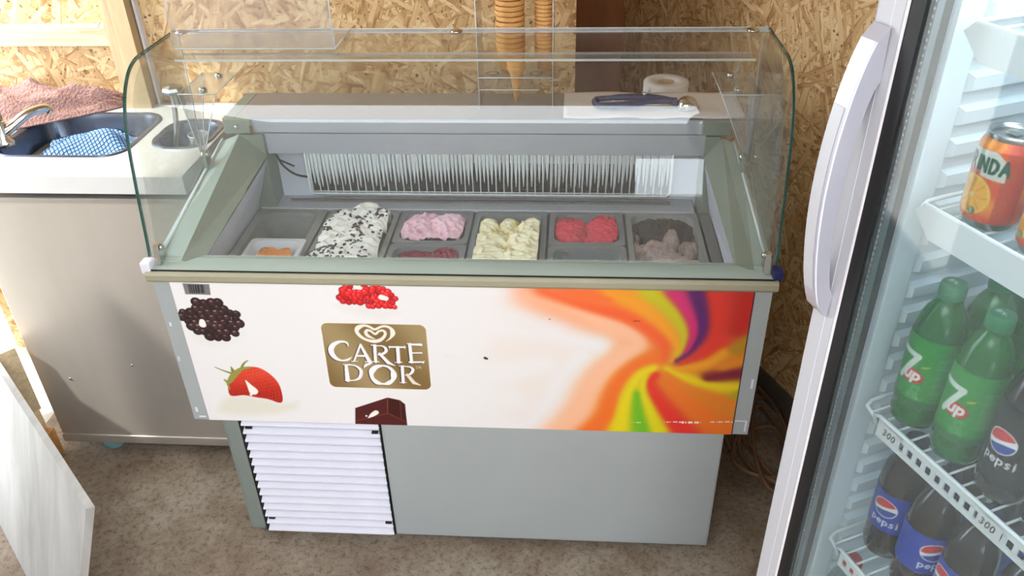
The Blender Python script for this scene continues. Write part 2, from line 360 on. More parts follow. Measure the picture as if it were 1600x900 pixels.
ART = json.loads(r'''{"badge":[[-320.0,725.0],[-57.0,725.0],[-58.0,528.0],[-324.0,529.0]],"heart":[[-164.0,671.0,1.0],[-152.0,682.0,5.0],[-146.0,695.0,11.4],[-149.0,707.0,7.2],[-160.0,713.0,6.0],[-172.0,711.0,5.6],[-186.0,704.0,6.0],[-197.0,711.0,6.4],[-209.0,714.0,6.4],[-222.0,708.0,11.4],[-227.0,698.0,8.8],[-221.0,685.0,8.0],[-208.0,675.0,7.2],[-192.0,671.0,9.0],[-178.0,674.0,9.0],[-167.0,684.0,7.0],[-163.0,694.0,6.8],[-167.0,701.0,6.0],[-177.0,699.0,5.6],[-186.0,691.0,5.6],[-195.0,699.0,5.6],[-203.0,701.0,6.8],[-207.0,694.0,7.6],[-202.0,685.0,7.8],[-187.0,677.0,1.0]],"letters":[[[-252.0,656.0,2.4],[-253.0,664.0,5.2],[-261.0,668.0,6.0],[-274.0,666.0,8.0],[-287.0,657.0,12.0],[-293.0,644.0,13.2],[-291.0,630.0,12.4],[-283.0,619.0,9.2],[-271.0,614.0,5.2],[-258.0,617.0,6.0],[-248.0,625.0,1.2]],[[-244.0,613.0,4.4],[-223.0,661.0,5.2]],[[-223.0,660.0,6.0],[-208.0,613.0,10.0]],[[-237.0,628.0,4.4],[-216.0,629.0,6.6]],[[-249.0,612.0,3.0],[-236.0,613.0,2.0]],[[-218.0,612.0,3.0],[-200.0,613.0,2.4]],[[-191.0,659.0,7.6],[-194.0,613.0,7.6]],[[-199.0,660.0,2.4],[-188.0,660.0,3.6]],[[-201.0,613.0,2.0],[-187.0,613.0,3.6]],[[-188.0,658.0,3.2],[-174.0,658.0,4.0],[-167.0,652.0,7.2],[-167.0,643.0,7.2],[-177.0,635.0,6.0],[-187.0,633.0,2.8]],[[-182.0,636.0,7.2],[-165.0,611.0,9.2],[-151.0,603.0,2.4]],[[-158.0,656.0,4.8],[-123.0,656.0,4.8]],[[-157.0,658.0,1.6],[-158.0,651.0,1.6]],[[-123.0,659.0,2.4],[-123.0,652.0,1.6]],[[-139.0,655.0,8.4],[-141.0,613.0,8.4]],[[-150.0,612.0,2.0],[-134.0,613.0,3.6]],[[-111.0,664.0,7.6],[-111.0,614.0,7.6]],[[-117.0,666.0,2.0],[-108.0,667.0,2.4]],[[-111.0,664.0,4.8],[-86.0,664.0,7.2]],[[-85.0,667.0,1.6],[-85.0,660.0,1.6]],[[-111.0,640.0,4.0],[-86.0,641.0,4.0]],[[-116.0,614.0,4.8],[-84.0,615.0,4.8]],[[-82.0,619.0,1.6],[-85.0,612.0,3.0]],[[-264.0,600.0,7.6],[-266.0,557.0,11.4]],[[-271.0,602.0,2.4],[-255.0,603.0,2.4]],[[-272.0,555.0,2.0],[-259.0,555.0,2.4]],[[-259.0,602.0,4.2],[-243.0,600.0,4.4],[-232.0,589.0,8.0],[-232.0,577.0,8.4],[-238.0,564.0,7.2],[-250.0,557.0,4.0],[-263.0,556.0,2.8]],[[-200.0,612.0,0.8],[-207.0,607.0,4.4],[-217.0,603.0,7.2],[-224.0,594.0,1.2]],[[-179.0,602.0,5.2],[-194.0,598.0,11.4],[-205.0,587.0,14.4],[-208.0,576.0,10.0],[-206.0,563.0,9.6],[-197.0,552.0,12.0],[-184.0,548.0,5.6],[-171.0,551.0,11.4],[-160.0,561.0,9.6],[-156.0,575.0,15.0],[-158.0,589.0,9.2],[-167.0,599.0,7.2],[-179.0,602.0,5.2]],[[-134.0,600.0,7.6],[-136.0,554.0,7.6]],[[-141.0,602.0,2.4],[-129.0,603.0,2.4]],[[-144.0,553.0,2.0],[-129.0,554.0,2.4]],[[-129.0,601.0,2.8],[-116.0,600.0,4.4],[-110.0,593.0,7.2],[-114.0,583.0,6.8],[-123.0,576.0,3.6],[-129.0,575.0,2.8]],[[-124.0,577.0,7.6],[-111.0,554.0,9.2],[-96.0,547.0,2.0]],[[-103.0,602.0,0.8],[-98.0,602.0,0.8]],[[-101.0,602.0,0.8],[-101.0,595.0,0.8]],[[-98.0,595.0,0.8],[-96.0,603.0,0.8],[-94.0,597.0,0.8],[-92.0,603.0,1.2],[-91.0,595.0,0.8]]],"black":[[-626.0,733.0],[-614.0,748.0],[-604.0,749.0],[-585.0,777.0],[-558.0,781.0],[-529.0,775.0],[-503.0,752.0],[-488.0,744.0],[-480.0,723.0],[-483.0,691.0],[-502.0,675.0],[-519.0,677.0],[-527.0,665.0],[-546.0,659.0],[-567.0,666.0],[-586.0,678.0],[-607.0,686.0],[-620.0,707.0]],"rasp":[[-249.0,822.0],[-152.0,824.0],[-137.0,805.0],[-127.0,785.0],[-132.0,761.0],[-168.0,757.0],[-201.0,762.0],[-216.0,774.0],[-238.0,769.0],[-258.0,773.0]],"straw":[[-556.0,536.0],[-544.0,562.0],[-521.0,583.0],[-492.0,590.0],[-466.0,585.0],[-443.0,563.0],[-431.0,534.0],[-431.0,493.0],[-441.0,482.0],[-465.0,492.0],[-497.0,498.0],[-524.0,503.0],[-557.0,501.0]],"green":[[[-576.0,586.0,2.0],[-557.0,576.0,3.5],[-538.0,568.0,6.0]],[[-537.0,589.0,1.6],[-535.0,577.0,8.8],[-532.0,564.0,13.0]],[[-493.0,608.0,2.0],[-505.0,598.0,5.0],[-515.0,580.0,7.0]],[[-561.0,549.0,4.0],[-552.0,542.0,11.0],[-538.0,560.0,15.0],[-517.0,580.0,11.2],[-493.0,588.0,5.0]],[[-556.0,536.0,5.6],[-554.0,521.0,4.0]]],"drops":[[[-510.0,548.0,3.0],[-504.0,532.0,12.0],[-498.0,517.0,23.0]],[[-506.0,505.0,7.0],[-506.0,505.0,7.0]],[[-576.0,716.0,13.0],[-577.0,708.0,17.0]],[[-161.0,790.0,14.0],[-152.0,787.0,12.0]],[[-231.0,442.0,2.0],[-220.0,452.0,11.0],[-210.0,460.0,13.0]],[[-235.0,448.0,5.0],[-235.0,448.0,5.0]],[[-215.0,815.0,10.4],[-205.0,813.0,9.6]]],"cream":[[-602.0,448.0],[-585.0,482.0],[-556.0,504.0],[-519.0,505.0],[-465.0,492.0],[-439.0,484.0],[-391.0,488.0],[-400.0,464.0],[-455.0,444.0],[-547.0,437.0]],"cream2":[[-273.0,767.0],[-259.0,773.0],[-216.0,773.0],[-167.0,758.0],[-129.0,760.0],[-122.0,750.0],[-170.0,732.0],[-246.0,744.0]],"cream3":[[-615.0,688.0],[-605.0,692.0],[-567.0,666.0],[-546.0,659.0],[-502.0,675.0],[-483.0,683.0],[-510.0,658.0],[-550.0,641.0],[-601.0,653.0]],"choc":[[-259.0,472.0],[-178.0,507.0],[-149.0,500.0],[-138.0,488.0],[-139.0,412.0],[-267.0,407.0]],"chocl":[[[-178.0,507.0,2.0],[-182.0,458.0,2.0],[-138.0,431.0,1.6]],[[-182.0,458.0,2.0],[-263.0,431.0,1.6]],[[-149.0,500.0,1.2],[-151.0,443.0,1.2]]],"sticker":[[-597.0,817.0],[-537.0,816.0],[-540.0,788.0],[-597.0,789.0]],"scratch":[[[395.0,451.0,1.6],[415.0,451.0,2.0]],[[465.0,454.0,1.5],[494.0,456.0,2.0],[516.0,455.0,6.0],[551.0,456.0,5.0]],[[575.0,458.0,2.5],[617.0,461.0,2.8],[628.0,459.0,4.0]],[[-37.0,635.0,2.0],[0.0,632.0,1.5]]],"specks":[[[57.0,631.0,7.0],[61.0,629.0,6.0]],[[382.0,740.0,2.0],[395.0,740.0,1.6]],[[201.0,741.0,2.0],[202.0,741.0,2.5]]],"swirl":[[[0.96,0.95,0.95],[[-140.0,660.0],[35.0,717.0],[161.0,705.0],[246.0,686.0],[288.0,674.0],[305.0,672.0]]],[[0.96,0.95,0.95],[[-127.0,800.0],[40.0,808.0],[89.0,804.0]]],[[0.96,0.95,0.95],[[79.0,769.0],[212.0,706.0]]],[[0.96,0.95,0.95],[[-149.0,572.0],[29.0,577.0],[139.0,603.0],[195.0,615.0]]],[[0.96,0.95,0.95],[[-157.0,490.0],[115.0,506.0]]],[[0.96,0.95,0.95],[[-133.0,739.0],[120.0,730.0]]],[[0.96,0.95,0.95],[[-121.0,853.0],[66.0,857.0]]],[[0.96,0.95,0.95],[[-163.0,430.0],[22.0,437.0],[136.0,429.0],[195.0,502.0],[230.0,583.0],[272.0,645.0]]],[[0.93,0.36,0.16],[[187.0,811.0],[269.0,779.0],[359.0,753.0],[423.0,712.0],[455.0,676.0],[453.0,639.0]]],[[0.93,0.42,0.2],[[244.0,810.0],[325.0,794.0]]],[[0.93,0.6,0.12],[[324.0,811.0],[386.0,781.0],[442.0,733.0],[480.0,677.0],[471.0,634.0]]],[[0.76,0.73,0.08],[[412.0,813.0],[446.0,782.0],[473.0,748.0],[491.0,708.0],[490.0,672.0],[482.0,651.0]]],[[0.8,0.13,0.42],[[462.0,814.0],[487.0,778.0],[507.0,739.0],[512.0,704.0],[502.0,662.0]]],[[0.32,0.1,0.38],[[507.0,815.0],[523.0,760.0],[528.0,709.0],[510.0,662.0],[483.0,635.0]]],[[0.85,0.2,0.14],[[547.0,816.0],[558.0,755.0],[556.0,700.0],[527.0,657.0],[492.0,630.0]]],[[0.74,0.12,0.1],[[621.0,818.0],[620.0,772.0],[606.0,721.0]]],[[0.85,0.2,0.14],[[577.0,690.0],[539.0,658.0]]],[[0.68,0.5,0.06],[[626.0,691.0],[604.0,670.0]]],[[0.9,0.6,0.1],[[581.0,659.0],[543.0,626.0],[481.0,613.0]]],[[0.85,0.5,0.1],[[624.0,639.0],[585.0,622.0]]],[[0.45,0.08,0.18],[[629.0,604.0],[600.0,599.0],[555.0,588.0]]],[[0.88,0.78,0.05],[[630.0,563.0],[570.0,566.0],[513.0,584.0],[464.0,612.0]]],[[0.66,0.6,0.08],[[631.0,551.0],[624.0,540.0]]],[[0.87,0.48,0.12],[[614.0,517.0],[543.0,543.0],[497.0,570.0],[461.0,599.0]]],[[0.9,0.44,0.12],[[620.0,429.0],[558.0,474.0],[500.0,536.0],[467.0,580.0]]],[[0.87,0.17,0.15],[[514.0,425.0],[469.0,489.0],[439.0,540.0],[429.0,573.0],[440.0,595.0]]],[[0.85,0.8,0.06],[[459.0,423.0],[434.0,487.0],[413.0,544.0],[415.0,589.0]]],[[0.42,0.7,0.1],[[421.0,421.0],[408.0,481.0],[401.0,538.0]]],[[0.88,0.8,0.06],[[365.0,419.0],[374.0,497.0],[387.0,555.0],[406.0,594.0],[434.0,612.0]]],[[0.92,0.42,0.14],[[295.0,417.0],[334.0,472.0],[348.0,542.0],[376.0,599.0],[416.0,633.0],[445.0,639.0]]],[[0.95,0.72,0.58],[[218.0,414.0],[267.0,470.0],[292.0,540.0],[324.0,603.0],[365.0,647.0],[396.0,677.0],[370.0,710.0],[307.0,739.0],[224.0,773.0],[154.0,796.0]]]]}''')

# ------------------------------------------------------------------ the room
TH = -1.14300  # heading of the right-hand wall and of the drinks cooler
UX = Vector((.41469, -.90996, 0)); VX = Vector((.90996, .41469, 0)); FP0 = Vector((.677, -.523, 0)); FR = math.atan2(UX.y, UX.x)
def F(s, t, z=0): return FP0 + UX * s + VX * t + Vector((0, 0, z))
def slab(name, a, b, z0, z1, th, mat):
    """upright wall from a to b, th thick to the left of that heading, with metre UVs"""
    a = Vector(a); b = Vector(b); d = (b - a).normalized(); nrm = Vector((-d.y, d.x, 0)) * th; L = (b - a).length
    vs = [a, b, b + nrm, a + nrm]; vs = [Vector((p.x, p.y, z0)) for p in vs] + [Vector((p.x, p.y, z1)) for p in vs]
    o = mesh(name, vs, [(0, 3, 2, 1), (4, 5, 6, 7), (0, 1, 5, 4), (1, 2, 6, 5), (2, 3, 7, 6), (3, 0, 4, 7)], mat)
    uvplane(o, lambda p: (p - a).dot(d), lambda p: p.z); return st(o)
st(box('floor', -1.42, 2.6, -3.2, 1.75, -.06, 0, M['concrete']))
st(box('ground', -9, -1.42, -6, 6, -.10, -.015, M['gravel']))
slab('wall_back', (.25, .80, 0), (-1.74, .80, 0), 0, 2.45, -.05, M['osb'])
slab('wall_recess', (.25, 1.66, 0), (.25, .852, 0), 0, 2.45, -.012, M['osb'])
slab('wall_right', F(-2.14, .66), F(2.45, .66), .10, 2.45, .05, M['osb'])
slab('baseboard_right', F(-2.12, .652), F(2.40, .652), 0.0, .10, .05, solid('concrete_curb', (.36, .33, .30), .85, var=.08, vs=20))
st(box('door_1', .24, .44, 1.62, 1.65, 0, 2.45, M['brown_door']))
st(box('ceiling', -1.67, 2.6, -1.50, 1.75, 2.45, 2.50, M['dark_roof']))  # unseen roof, cut short behind the camera to let skylight in
slab('wall_left', (-1.62, -.24, 0), (-1.62, -3.2, 0), 0, 2.45, -.05, M['plaster'])
slab('wall_left', (-1.62, -.08, 0), (-1.62, -.24, 0), 0, 1.62, -.05, M['plaster'])  # unseen low stub, added to keep a sun patch off the floor
wf = bmesh.new()
for a in ((-1.67, .62, 0, 2.45), (1.50, 2.6, 0, 2.45), (.62, 1.50, 0, .62), (.62, 1.50, 1.08, 2.45)): bx(wf, a[0], a[1], -3.2, -3.12, a[2], a[3])
st(from_bm('wall_front', wf, M['plaster']))
st(box('ground_front', -9, 6, -9, -3.2, -.10, -.015, M['gravel']))
st(box('trim_1', -1.040, -.966, .742, .798, 0, 2.45, M['timber']))      # upright stud on the back wall
st(box('trim_2', -1.74, -1.040, .752, .798, 1.108, 1.158, M['timber_x']))  # rail nailed across the boards
tag(box('conduit_strip', -.962, -.955, .776, .798, 0, 2.45, M['white']), 'thin white conduit running up the strand board beside the timber stud', 'conduit')
tag(tube('nail_bracket', [(-1.13, .747, 1.160), (-1.06, .747, 1.160), (-1.045, .747, 1.185)], .002, M['chrome']), 'small bent metal strip nailed on the rail end at top left', 'bracket')

# ------------------------------------------------------------------ freezer
fz = thing('ice_cream_freezer', 'grey scooping freezer with curved glass canopy and fruit printed front panel', 'freezer')
XH = .67
# lower body
box('lower_body', -.566, .596, .02, .66, .03, .44, M['grey'], fz, .012)
box('front_cover', -.205, .612, -.004, .030, .028, .432, M['grey'], fz, .006)
box('corner_post', -.600, -.556, -.004, .06, .028, .432, M['greydark'], fz, .012)
box('side_cover', -.600, -.567, .06, .66, .028, .43, M['greydark'], fz, .003)
box('side_cover', .597, .612, .03, .66, .028, .43, M['grey'], fz, .003)
box('foot', -.54, -.50, .06, .10, 0, .03, M['black'], fz); box('foot', .50, .54, .06, .10, 0, .03, M['black'], fz)
box('foot', -.54, -.50, .56, .60, 0, .03, M['black'], fz); box('foot', .50, .54, .56, .60, 0, .03, M['black'], fz)
gr = box('grille', -.551, -.207, .022, .030, .028, .432, M['plate'], fz)
sl = None
for k in range(15):
    z = .044 + k * .0268
    if sl is None:
        sl = prism('slat', [(.024, z + .006), (-.009, z - .008), (-.009, z - .0122), (-.006, z - .0125), (.024, z + .003)], 'x', -.5495, -.209, M['slat'], gr)
    else:
        c = sl.copy(); C.objects.link(c); c.parent = gr; c.location = (0, 0, k * .0268)
for x, k in ((-.536, 13.0), (-.222, 12.8), (-.536, 1.0), (-.222, .9)): box('clip', x - .008, x + .008, -.0030, .004, .040 + k * .0268 + .003, .046 + k * .0268 + .003, M['dark'], gr)
for x in (-.5535, -.208): box('grille_frame', x - .002, x + .002, -.0045, .02, .028, .432, M['black'], gr)
# upper band
ub = bmesh.new()
bx(ub, -.664, .664, -.004, .045, .421, .826); bx(ub, -.664, -.60, .045, .66, .421, .82); bx(ub, .60, .664, .045, .66, .421, .82); bx(ub, -.60, .60, .60, .66, .421, .90); bx(ub, -.60, .60, .045, .60, .421, .50)
from_bm('upper_body', ub, M['grey'], fz)
prism('front_rim', [(-.010, .822), (-.014, .828), (-.014, .840), (-.008, .846), (.02, .846), (.02, .822)], 'x', -.672, .672, M['beige'], fz)
box('rim_gasket', -.665, .665, -.004, .02, .846, .849, M['black'], fz)
# printed panel
px0, px1, pz0, pz1 = -.626, .626, .4215, .8205
def paint(U_, V_):
    X = (px0 + (px1 - px0) * U_) * 1000; Y = (pz0 + (pz1 - pz0) * V_) * 1000
    col = np.empty((len(X), 3)); col[:] = (.90, .885, .88)
    rng = np.random.RandomState(4)
    # swirl, only on the right part
    m = X > 30; x, y = X[m], Y[m]; acc = np.zeros((len(x), 3)); ws = np.zeros(len(x))
    for c, pts in ART['swirl']:
        d = np.maximum(sdist(x, y, sm1(pts, 4), 0), 0) + 10 + 26 * np.clip((330 - x) / 180, 0, 1); wg = (1 / d) ** 3.8
        c = (.90, .885, .88) if c[2] == .95 else c
        acc += wg[:, None] * np.array(c); ws += wg
    sw = acc / ws[:, None]; f = np.clip((x - 30) / 60, 0, 1)[:, None]; col[m] = col[m] * (1 - f) + sw * f
    # cream pools
    for key, c in (('cream', (.86, .84, .78)), ('cream2', (.88, .86, .84)), ('cream3', (.88, .87, .85))):
        d = pdist(X, Y, ART[key]); col = layv(col, np.clip(.4 - d / 22, 0, 1) * .9, c)
    # blackberry and raspberries: rows of glossy drupelets
    for key, r, base, hi, edge in (('black', 11.5, (.20, .12, .13), (.80, .76, .76), (.07, .035, .045)), ('rasp', 8.0, (.80, .13, .15), (.99, .72, .70), (.52, .03, .06))):
        P_ = ART[key]; d = pdist(X, Y, P_); s = d < r + 2; x, y = X[s], Y[s]; best = np.full(len(x), 1e9); bx_ = np.zeros(len(x)); by_ = np.zeros(len(x)); rn = np.zeros(len(x))
        xs = [p[0] for p in P_]; ys = [p[1] for p in P_]; j = 0; yy = min(ys) - r
        while yy < max(ys) + r:
            xx = min(xs) - r + (j % 2) * r * .75
            while xx < max(xs) + r:
                cx, cy = xx + rng.uniform(-3.2, 3.2), yy + rng.uniform(-2.4, 2.4); xx += r * 1.5
                if pdist(np.array([cx]), np.array([cy]), P_)[0] > -r * .30 or cy > 822: continue
                rk = rng.uniform(.78, 1.15); q = np.hypot(x - cx, y - cy) / rk; u = q < best
                best[u] = q[u]; bx_[u] = cx; by_[u] = cy; rn[u] = rng.uniform(.75, 1.25)
            yy += r * 1.15; j += 1
        t = np.clip(best / r, 0, 1)[:, None]; c = np.array(base) * (1 - t ** 2) * rn[:, None] * 1.25 + np.array(edge) * t ** 2
        h = np.clip(1.4 - np.hypot((x - bx_ + r * .1), (y - by_ - r * .38) * 1.8) / (r * .30), 0, 1)[:, None] * np.clip(rn[:, None] * 1.6 - 1, 0, 1); c = c * (1 - h * .8) + np.array(hi) * h * .8
        k = np.clip(.5 - (best - r * .98) / 1.2, 0, 1)[:, None]; col[s] = col[s] * (1 - k) + c * k
    # strawberry
    sp_ = [p[:2] for p in sm1(ART['straw'] + ART['straw'][:1], 4)]; d = pdist(X, Y, sp_); s = d < 2; x, y = X[s], Y[s]; cx, cy = np.mean([p[0] for p in ART['straw']]), np.mean([p[1] for p in ART['straw']])
    t = np.clip((y - cy + 25) / 60, 0, 1)[:, None]; c = np.array((.72, .10, .08)) * (1 - t) + np.array((.90, .26, .18)) * t
    gx, gy = (x * .9 + y * .35) / 8.5, (y * .95 - x * .3) / 8.0; gx = gx + .5 * (np.floor(gy) % 2); q = np.hypot(gx - np.floor(gx) - .5, (gy - np.floor(gy) - .5) * 1.2)
    c = c * (1 - .5 * np.clip((.32 - q) * 6, 0, 1))[:, None]; k2 = np.clip((.14 - q) * 12, 0, 1)[:, None]; c = c * (1 - k2) + np.array((.93, .75, .45)) * k2
    k = np.clip(.5 - d[s] / 1.5, 0, 1)[:, None]; col[s] = col[s] * (1 - k) + c * k
    for i, g in enumerate(ART['green']): col = lay(col, sdist(X, Y, sm1(g, 3)), (.50, .50, .22) if i < 3 else (.58, .56, .28), 2)
    # chocolate
    d = pdist(X, Y, ART['choc']); col = lay(col, d, (.30, .09, .10), 1.2)
    q = ART['choc']; side = [q[1], q[2], q[3], q[4], ART['chocl'][0][2], ART['chocl'][0][1]]; col = lay(col, np.maximum(pdist(X, Y, [p[:2] for p in side]), d), (.24, .06, .07), 1.2)
    for g in ART['chocl']: col = lay(col, np.maximum(sdist(X, Y, g), d), (.50, .26, .16), 1.2)
    for g in ART['drops']: col = lay(col, sdist(X, Y, sm1(g, 3)), (.94, .91, .87), 1.2)
    # gold badge with double heart and name
    B_ = ART['badge']; cen = np.mean(np.array(B_), 0); small = [[cen[0] + (p[0] - cen[0]) * (1 - 30 / 135), cen[1] + (p[1] - cen[1]) * (1 - 15 / 68)] for p in B_]
    d = pdist(X, Y, small) - 15.5
    col = lay(col, d - 1.2, (.97, .93, .85)); w_ = .5 + .5 * np.sin((X - B_[0][0]) / 34 + (Y - B_[0][1]) / 60 + 1.2)
    gold = np.array((.49, .39, .23)) * (1 - w_[:, None]) + np.array((.63, .54, .38)) * w_[:, None]; col = layv(col, .5 - d, gold)
    s = d < 3; x, y = X[s], Y[s]; cs = col[s]
    D = np.minimum.reduce([sdist(x, y, sm1(l, 4) if len(l) > 3 else l) for l in ART['letters'][:-4]]); Dsh = np.minimum.reduce([sdist(x + 2.3, y + 1.2, sm1(l, 4) if len(l) > 3 else l) for l in ART['letters'][:-4]])
    cs = lay(cs, Dsh, (.09, .07, .07), 1.3); cs = lay(cs, D, (.94, .92, .92), 1.3)
    D = np.minimum.reduce([sdist(x, y, l) for l in ART['letters'][-4:]]); cs = lay(cs, D, (.88, .84, .78), 1.3)
    cs = lay(cs, sdist(x, y, sm1(ART['heart'], 5)), (.94, .90, .84), 1.3); col[s] = cs
    # price sticker, scuffs
    col = lay(col, pdist(X, Y, ART['sticker']), (.47, .46, .46)); q = ART['sticker']
    for i, f in enumerate((.2, .24, .30, .36, .39, .46, .50, .55, .58, .64, .69, .72, .78)):
        a = [q[0][0] + (q[1][0] - q[0][0]) * f, q[0][1] - 3.5]; b = [q[3][0] + (q[2][0] - q[3][0]) * f, q[3][1] + 4]; col = lay(col, sdist(X, Y, [a, b], 1.2 + (i % 3) * .7), (.12, .12, .12), 1)
    for g in ART['scratch']: 
        n_ = np.sin(X * .9) + np.sin(X * .37 + 1); col = layv(col, np.clip(.5 - sdist(X, Y, g) / 1.5 + n_ * .3, 0, 1) * (n_ > -.5), (.90, .85, .80))
    for g in ART['specks']: col = lay(col, sdist(X, Y, g), (.12, .10, .10), 1)
    return col
grid('printed_panel', 960, 308, lambda u, v: (px0 + (px1 - px0) * u, np.full_like(u, -.0062), pz0 + (pz1 - pz0) * v), paint, M['print'], fz)
box('panel_seam', px1, px1 + .0022, -.0058, -.004, pz0, pz1, M['black'], fz)
for x, z, w_, h_ in ((-.655, .70, .004, .010), (-.659, .60, .003, .014), (-.655, .445, .006, .014), (-.650, .428, .016, .004), (.652, .56, .005, .026), (.654, .430, .004, .034), (.630, .461, .026, .0025)):
    box('scuff', x, x + w_, -.0046, -.0038, z, z + h_, M['white'], fz)
# top frame: front ledge and two sloping side rails
prism('front_ledge', [(-.002, .849), (.056, .852), (.060, .846), (.064, .80), (.045, .80), (.045, .826), (-.002, .826)], 'x', -.668, .668, M['green'], fz)
def rail(sx):
    a = [(-.668, .03, .851), (-.606, .03, .852), (-.560, .03, .846), (-.572, .03, .842), (-.668, .03, .835)]
    b = [(-.645, .43, .960), (-.588, .43, .982), (-.528, .43, .925), (-.545, .43, .920), (-.645, .43, .93)]
    if sx > 0:   # the right rail is narrower
        a = [a[0], (-.628, .03, .852), (-.592, .03, .846), (-.600, .03, .842), a[4]]; b = [b[0], (-.606, .43, .978), (-.566, .43, .925), (-.575, .43, .920), b[4]]
    L = [[(sx * -p[0], p[1], p[2]) for p in l] for l in (a, b)]
    if sx > 0: L = [list(reversed(l)) for l in L]
    r = loft('side_rail', L, M['green'], fz, True, True)
    r.data.materials.append(M['bevel'])
    for p in r.data.polygons:
        c = p.center; n = p.normal
        if abs(c.x) < (.585 if sx < 0 else .604) and n.z > .2: p.material_index = 1
    # glass groove: a thin raised lip along the outer edge
    tube('groove', [(sx * .656, .03, .856), (sx * .634, .43, .969)], .003, M['acr_edge'], r, 6)
    return r
rl = rail(-1); rrr = rail(1)
def lock(x, y, z, r):
    L = []
    for k in range(20):
        a = 2 * PI * k / 20; dx = .011 * math.cos(a); dy = .026 * math.sin(a) + (.010 if math.sin(a) > 0 else -.010); L.append((x + dx + dy * .10, y + dy, z + dy * .33))
    o = loft('recessed_grip', [L, [(p[0], p[1], p[2] + .004) for p in L]], M['black'], r, True, True)
    L2 = [((p[0] - x) * .6 + x, (p[1] - y) * .75 + y, (p[2] - z) * .75 + z + .0045) for p in L]
    loft('grip_plate', [L2, [(p[0], p[1], p[2] + .001) for p in L2]], M['chrome'], r, True, True)
lock(-.628, .235, .9095, rl)
# inner tub
loft('tub_liner', [[(-.560, .05, .846), (.592, .05, .846), (.566, .50, .925), (-.526, .50, .925)], [(-.585, .05, .755), (.598, .05, .755), (.598, .50, .755), (-.585, .50, .755)], [(-.58, .06, .52), (.59, .06, .52), (.59, .50, .52), (-.58, .50, .52)]], M['liner'], fz, False, True)
box('back_ledge', -.570, .56, .425, .50, .770, .778, M['deckface'], fz, .003)
box('ledge_channel', -.50, .50, .462, .470, .778, .784, M['plate'], fz)
# rear housing over the evaporator
dk = box('rear_housing', -.600, .600, .445, .622, .979, 1.016, M['deckface'], fz, .003)
mesh('housing_face', [(-.600, .443, .979), (.588, .443, .979), (.580, .449, .922), (-.590, .449, .922), (-.600, .60, .979), (.588, .60, .979), (.58, .60, .922), (-.59, .60, .922)], [(0, 3, 2, 1), (3, 7, 6, 2), (0, 4, 7, 3), (1, 2, 6, 5)], M['deckface'], dk)
box('lid_sheet', -.598, .66, .4452, .624, 1.016, 1.0185, M['deck'], dk)
box('lid_edge_strip', -.628, -.599, .44, .624, 1.010, 1.0192, M['bevel'], dk)
box('end_bracket', -.624, -.556, .428, .444, .984, 1.0195, M['bevel'], dk, .002); box('end_bracket', .556, .624, .428, .444, .984, 1.0195, M['bevel'], dk, .002)
lathe('bracket_screw', [(.005, 0), (.005, .003), (.002, .004)], M['chrome'], dk, 10).matrix_basis = Matrix.Translation((-.590, .427, 1.002)) @ Matrix.Rotation(R(90), 4, 'X')
box('rust_stain', -.558, -.552, .4268, .4282, .985, 1.004, M['rust'], dk)
box('rear_wall', -.60, .60, .60, .64, .80, .98, M['grey'], fz)
for sx in (-1, 1): box('housing_cheek', min(sx * (.53 if sx < 0 else .568), sx * .60), max(sx * (.53 if sx < 0 else .568), sx * .60), .43, .60, .76, .98, M['bevel'], fz)
# evaporator with frosted fins behind a wire guard
ev = box('evaporator', -.485, .53, .505, .515, .775, .93, M['plate'], fz)
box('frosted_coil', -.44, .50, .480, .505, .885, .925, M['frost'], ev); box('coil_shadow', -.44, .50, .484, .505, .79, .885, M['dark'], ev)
wr = sp = None
rnd = random.Random(3)
for k in range(47):
    x = -.428 + k * .0200
    if wr is None: wr = tube('guard_wire', [(x, .446, .922), (x, .446, .806)], .0018, M['wire'], ev, 6)
    else: c = wr.copy(); C.objects.link(c); c.parent = ev; c.location = (k * .0200, 0, 0)
for k in range(92):
    x = -.433 + k * .0101 + rnd.uniform(-.001, .001); ln = rnd.uniform(.075, .098); w_ = rnd.uniform(.0040, .0052)
    loft('frost_spike', [[(x - w_, .452, .925), (x + w_, .452, .925), (x + w_, .475, .925), (x - w_, .475, .925)], [(x - w_ * .75, .452, .925 - ln * .5), (x + w_ * .75, .452, .925 - ln * .5), (x + w_ * .75, .472, .925 - ln * .5), (x - w_ * .75, .472, .925 - ln * .5)], [(x - .0006, .453, .925 - ln), (x + .0006, .453, .925 - ln), (x + .0006, .458, .925 - ln), (x - .0006, .458, .925 - ln)]], M['frost'], ev, False, True)
tube('guard_rail', [(-.436, .446, .925), (-.436, .446, .82), (-.428, .446, .811), (.485, .446, .811), (.495, .446, .82), (.495, .446, .925)], .0026, M['wire'], ev, 6)
tube('guard_rail', [(-.43, .4495, .816), (.49, .4495, .816)], .0018, M['wire'], ev, 6)
tube('sensor_lead', [(-.515, .46, .915), (-.500, .455, .885), (-.470, .452, .862), (-.438, .452, .855)], .003, M['black'], ev, 6, 6)
tube('sensor_lead', [(-.512, .46, .90), (-.49, .455, .893), (-.47, .452, .885)], .0025, M['black'], ev, 6, 4)

